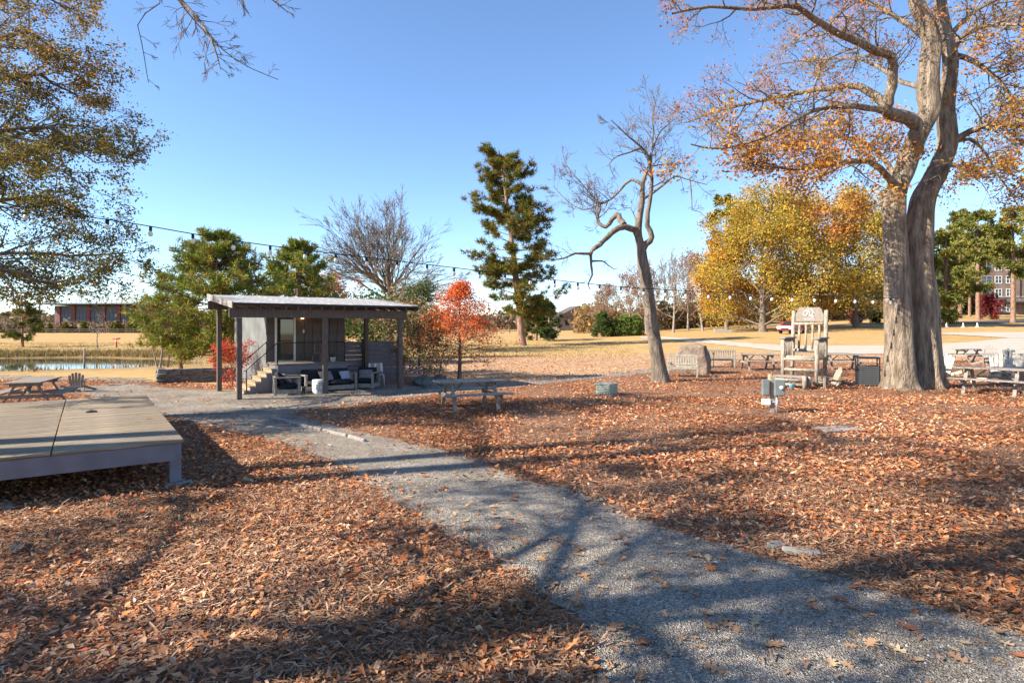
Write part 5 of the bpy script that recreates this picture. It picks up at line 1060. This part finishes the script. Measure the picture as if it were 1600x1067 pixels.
# warehouse across the field
wy = 182; wl = at(76, 500, wy); wr = at(262, 500, wy); Lw = wr.x - wl.x
wh = thing('warehouse', 'long grey panelled warehouse with rust red columns and a rooftop rail', 'building', (wl.x, wy, h(wl.x, wy)), R(-3)); Hw = 8.2
bx('wall', M['panelgrey'], wh, (Lw / 2 + 1, 8, Hw / 2 - .5), (Lw, 14, Hw + .6))
nc = 8
for k in range(nc):
    bx('column', M['rustred'], wh, (2.6 + k * (Lw - 3) / (nc - 1) * 1.0, .8, Hw / 2 - .5), (.95, .5, Hw + .6))
    for j in range(3):
        for i in range(3): bx('wall_panel', M['panelgrey'], wh, (2.6 + (k + .18 + .24 * j + .06) * (Lw - 3) / (nc - 1), .93, 1.0 + i * 2.2), ((Lw - 3) / (nc - 1) * .22, .12, 2.05))
bx('roof_slab', M['panelgrey'], wh, (Lw / 2, 6, Hw + .3), (Lw + 3, 18, .45)); bx('corner_column', M['black'], wh, (-.9, -2.2, Hw / 2), (.3, .3, Hw))
for z in (.9, 1.5): bx('roof_rail', M['greymetal'], wh, (Lw / 2, -2.9, Hw + z), (Lw + 3, .08, .10))
for k in range(26): bx('rail_post', M['greymetal'], wh, (-1.4 + k * (Lw + 2.8) / 25, -2.9, Hw + 1.0), (.1, .1, 1.3))
# field fence
ff = thing('field_fence', 'long dark post and rail fence along the far edge of the field', 'fence', (0, 0, 0)); fy = 160
for k in range(46):
    x = -140 + k * 3.4; z = h(x, fy); bx('fence_post', M['brown'], ff, (x, fy, z + .6), (.22, .2, 1.4))
    for zz in (.55, 1.05): bx('fence_rail', M['brown'], ff, (x + 1.7, fy - .12, z + zz), (3.3, .06, .16))
# gabled barn and light mast far off
g = gp(905, 190); gb = thing('gabled_barn', 'far brown gabled barn beyond the lawn', 'building', g, R(12))
bx('wall', M['brick'], gb, (0, 5, 2.2), (13, 9.6, 4.6)); MB().prism([(-7.2, 4.4), (7.2, 4.4), (0, 7.8)], -.3, 10.4).build('roof', M['brown'], gb)
for x in (-4, 0, 4): bx('window', M['glass'], gb, (x, .18, 2.4), (1.4, .1, 1.5))
g = gp(903, 150); mp_ = thing('light_mast', 'tall thin light mast in front of the far barn', 'mast', g); MB().tube([(0, 0, -.1), (0, 0, 6.6)], .09, 6).build('pole', M['black'], mp_); bx('lamp_head', M['black'], mp_, (.25, 0, 6.6), (.9, .3, .16))
rt = thing('red_hydrant_stand', 'small red T shaped stand beyond the pond', 'stand', gp(182, 58)); MB().tube([(0, 0, -.05), (0, 0, .9)], .06, 8).build('stem', M['carred'], rt); MB().tube([(-.35, 0, .85), (.35, 0, .9)], .06, 8).build('arm', M['carred'], rt)
pp_ = thing('pond_post', 'thin wooden post standing in the pond', 'post', (-26.0, 36.2, WATER - .3)); MB().tube([(0, 0, -.4), (0, 0, 1.45)], .05, 8).build('stake', M['wood'], pp_)
# ------------------------------------------------------------------ vegetation read as masses
def grass_mass(name, P, hgt, pal, label, blades=7, spread=.12, wid=.02, seed=1):
    rg = np.random.default_rng(seed); n = len(P); k = blades; o = np.repeat(P, k, 0) + np.c_[rg.normal(0, spread, (n * k, 2)), np.zeros(n * k)]
    L = hgt * rg.uniform(.5, 1.2, n * k); a = rg.uniform(0, 6.28, n * k); ln = rg.uniform(0, .5, n * k) * L; s = np.stack([np.cos(a + 1.57), np.sin(a + 1.57), 0 * a], 1) * wid
    tip = o + np.stack([np.cos(a) * ln, np.sin(a) * ln, L], 1); V = np.stack([o - s, o + s, tip], 1).reshape(-1, 3); pal = np.array(pal); c = pal[rg.choice(len(pal), n * k)] * rg.uniform(.7, 1.3, (n * k, 1))
    return tag(obj(name, meshnp(name, V, np.arange(n * k * 3).reshape(-1, 3), M['litter'], np.repeat(c, 3, 0))), label, 'grass', kind='stuff')
rg = np.random.default_rng(71); P = []
for _ in range(9000):
    a = rg.uniform(0, 6.28); d = rg.normal(1.2, .1); x, y = PC[0] + PR[0] * d * math.cos(a), PC[1] + PR[1] * d * math.sin(a); z = h(x, y)
    if z > WATER + .08 and not (math.cos(a) * .55 - math.sin(a) * .83 > -.35 and rg.random() < .94) and x > -60: P.append((x, y, z))
grass_mass('sedge', np.array(P), .3, [(.30, .22, .09), (.38, .27, .11), (.20, .18, .06), (.42, .33, .16), (.26, .13, .06)], 'tawny sedge and reeds fringing the pond', 7, .15, .022, 2)
P = []
for _ in range(14000):
    y = rg.uniform(24, 75); x = rg.uniform(-.95, .95) * y; 
    if h(x, y) < -.03 or (y < 34 and x < -10) or (y < 40 and x > -9) or (x > .2 * y): continue
    P.append((x, y, h(x, y)))
grass_mass('dry_grass', np.array(P), .11, [(.46, .33, .15), (.40, .27, .11), (.30, .26, .10)], 'dormant grass of the lawn and field', 6, .2, .02, 3)
def far_mass(name, label, px0, px1, Y0, Y1, hmin, hmax, pal, n, seed, rr=2.2, leaf=.8):
    """a far strip of scrub that reads as one mass: many twiggy leaf clumps through its depth"""
    rg = np.random.default_rng(seed); Ps = []
    for _ in range(n):
        Y = rg.uniform(Y0, Y1); px = rg.uniform(px0, px1); x = (px - 800) / F * Y; top = hmin + (hmax - hmin) * (.5 + .5 * noise.noise((px * .018, seed, Y * .02))) ** 1.3 * rg.uniform(.7, 1.1)
        Ps.append((Vector((x, Y, h(x, Y) + top * rg.random() ** .7)), None))
    o = leaves(name, Ps, rg, 9, rr * .35, leaf * 1.15, pal, None, M['leaf'], sizevar=.6); return tag(o, label, 'woodland', kind='stuff')
SCR = [(.22, .14, .09), (.17, .12, .085), (.27, .17, .10), (.13, .115, .06), (.30, .24, .17)]
far_mass('far_scrub', 'brown scrub and thin woods along the far edge of the field', -40, 700, 166, 178, 1, 3.2, SCR, 3000, 5)
far_mass('far_woods', 'brown and olive woodland on the horizon', -60, 1020, 225, 280, 3, 10, SCR, 3200, 6, 3, 1.3)
far_mass('wood_edge', 'dim mixed undergrowth beneath the bare and golden trees', 900, 1480, 128, 160, 2, 8.5, [(.24, .16, .10), (.30, .20, .09), (.18, .16, .07), (.36, .22, .08)], 3600, 7, 2, .8)
far_mass('pine_stand', 'far green stand of pines behind the golden trees', 1100, 1520, 150, 190, 6, 17, [(.10, .12, .05), (.13, .14, .055), (.22, .17, .07)], 3000, 8, 3, 1.1)
# small pines in front of the warehouse
YS = 'young evergreens in front of the warehouse'
pr = None
for i, (px, H) in enumerate([(64, 2.8), (78, 2.6), (102, 3), (130, 3.2), (178, 3), (184, 3.4), (203, 3), (213, 3.3)]):
    if pr is None: pr = pine('young_pine', 'yellow green young evergreen in the scrub before the warehouse', gp(px, 164), 4, [(.05, 1.0), (.4, 1.1), (.8, .6), (1, .2)], .08, 140, start=.06, whorl=.4, per=5, tl=.5, tw=.14, blades=8, sub=3, group=YS, pal=YG); pr.scale = (H / 4,) * 3
    else: place(pr, gp(px, 164), i * 1.1, None, H / 4)
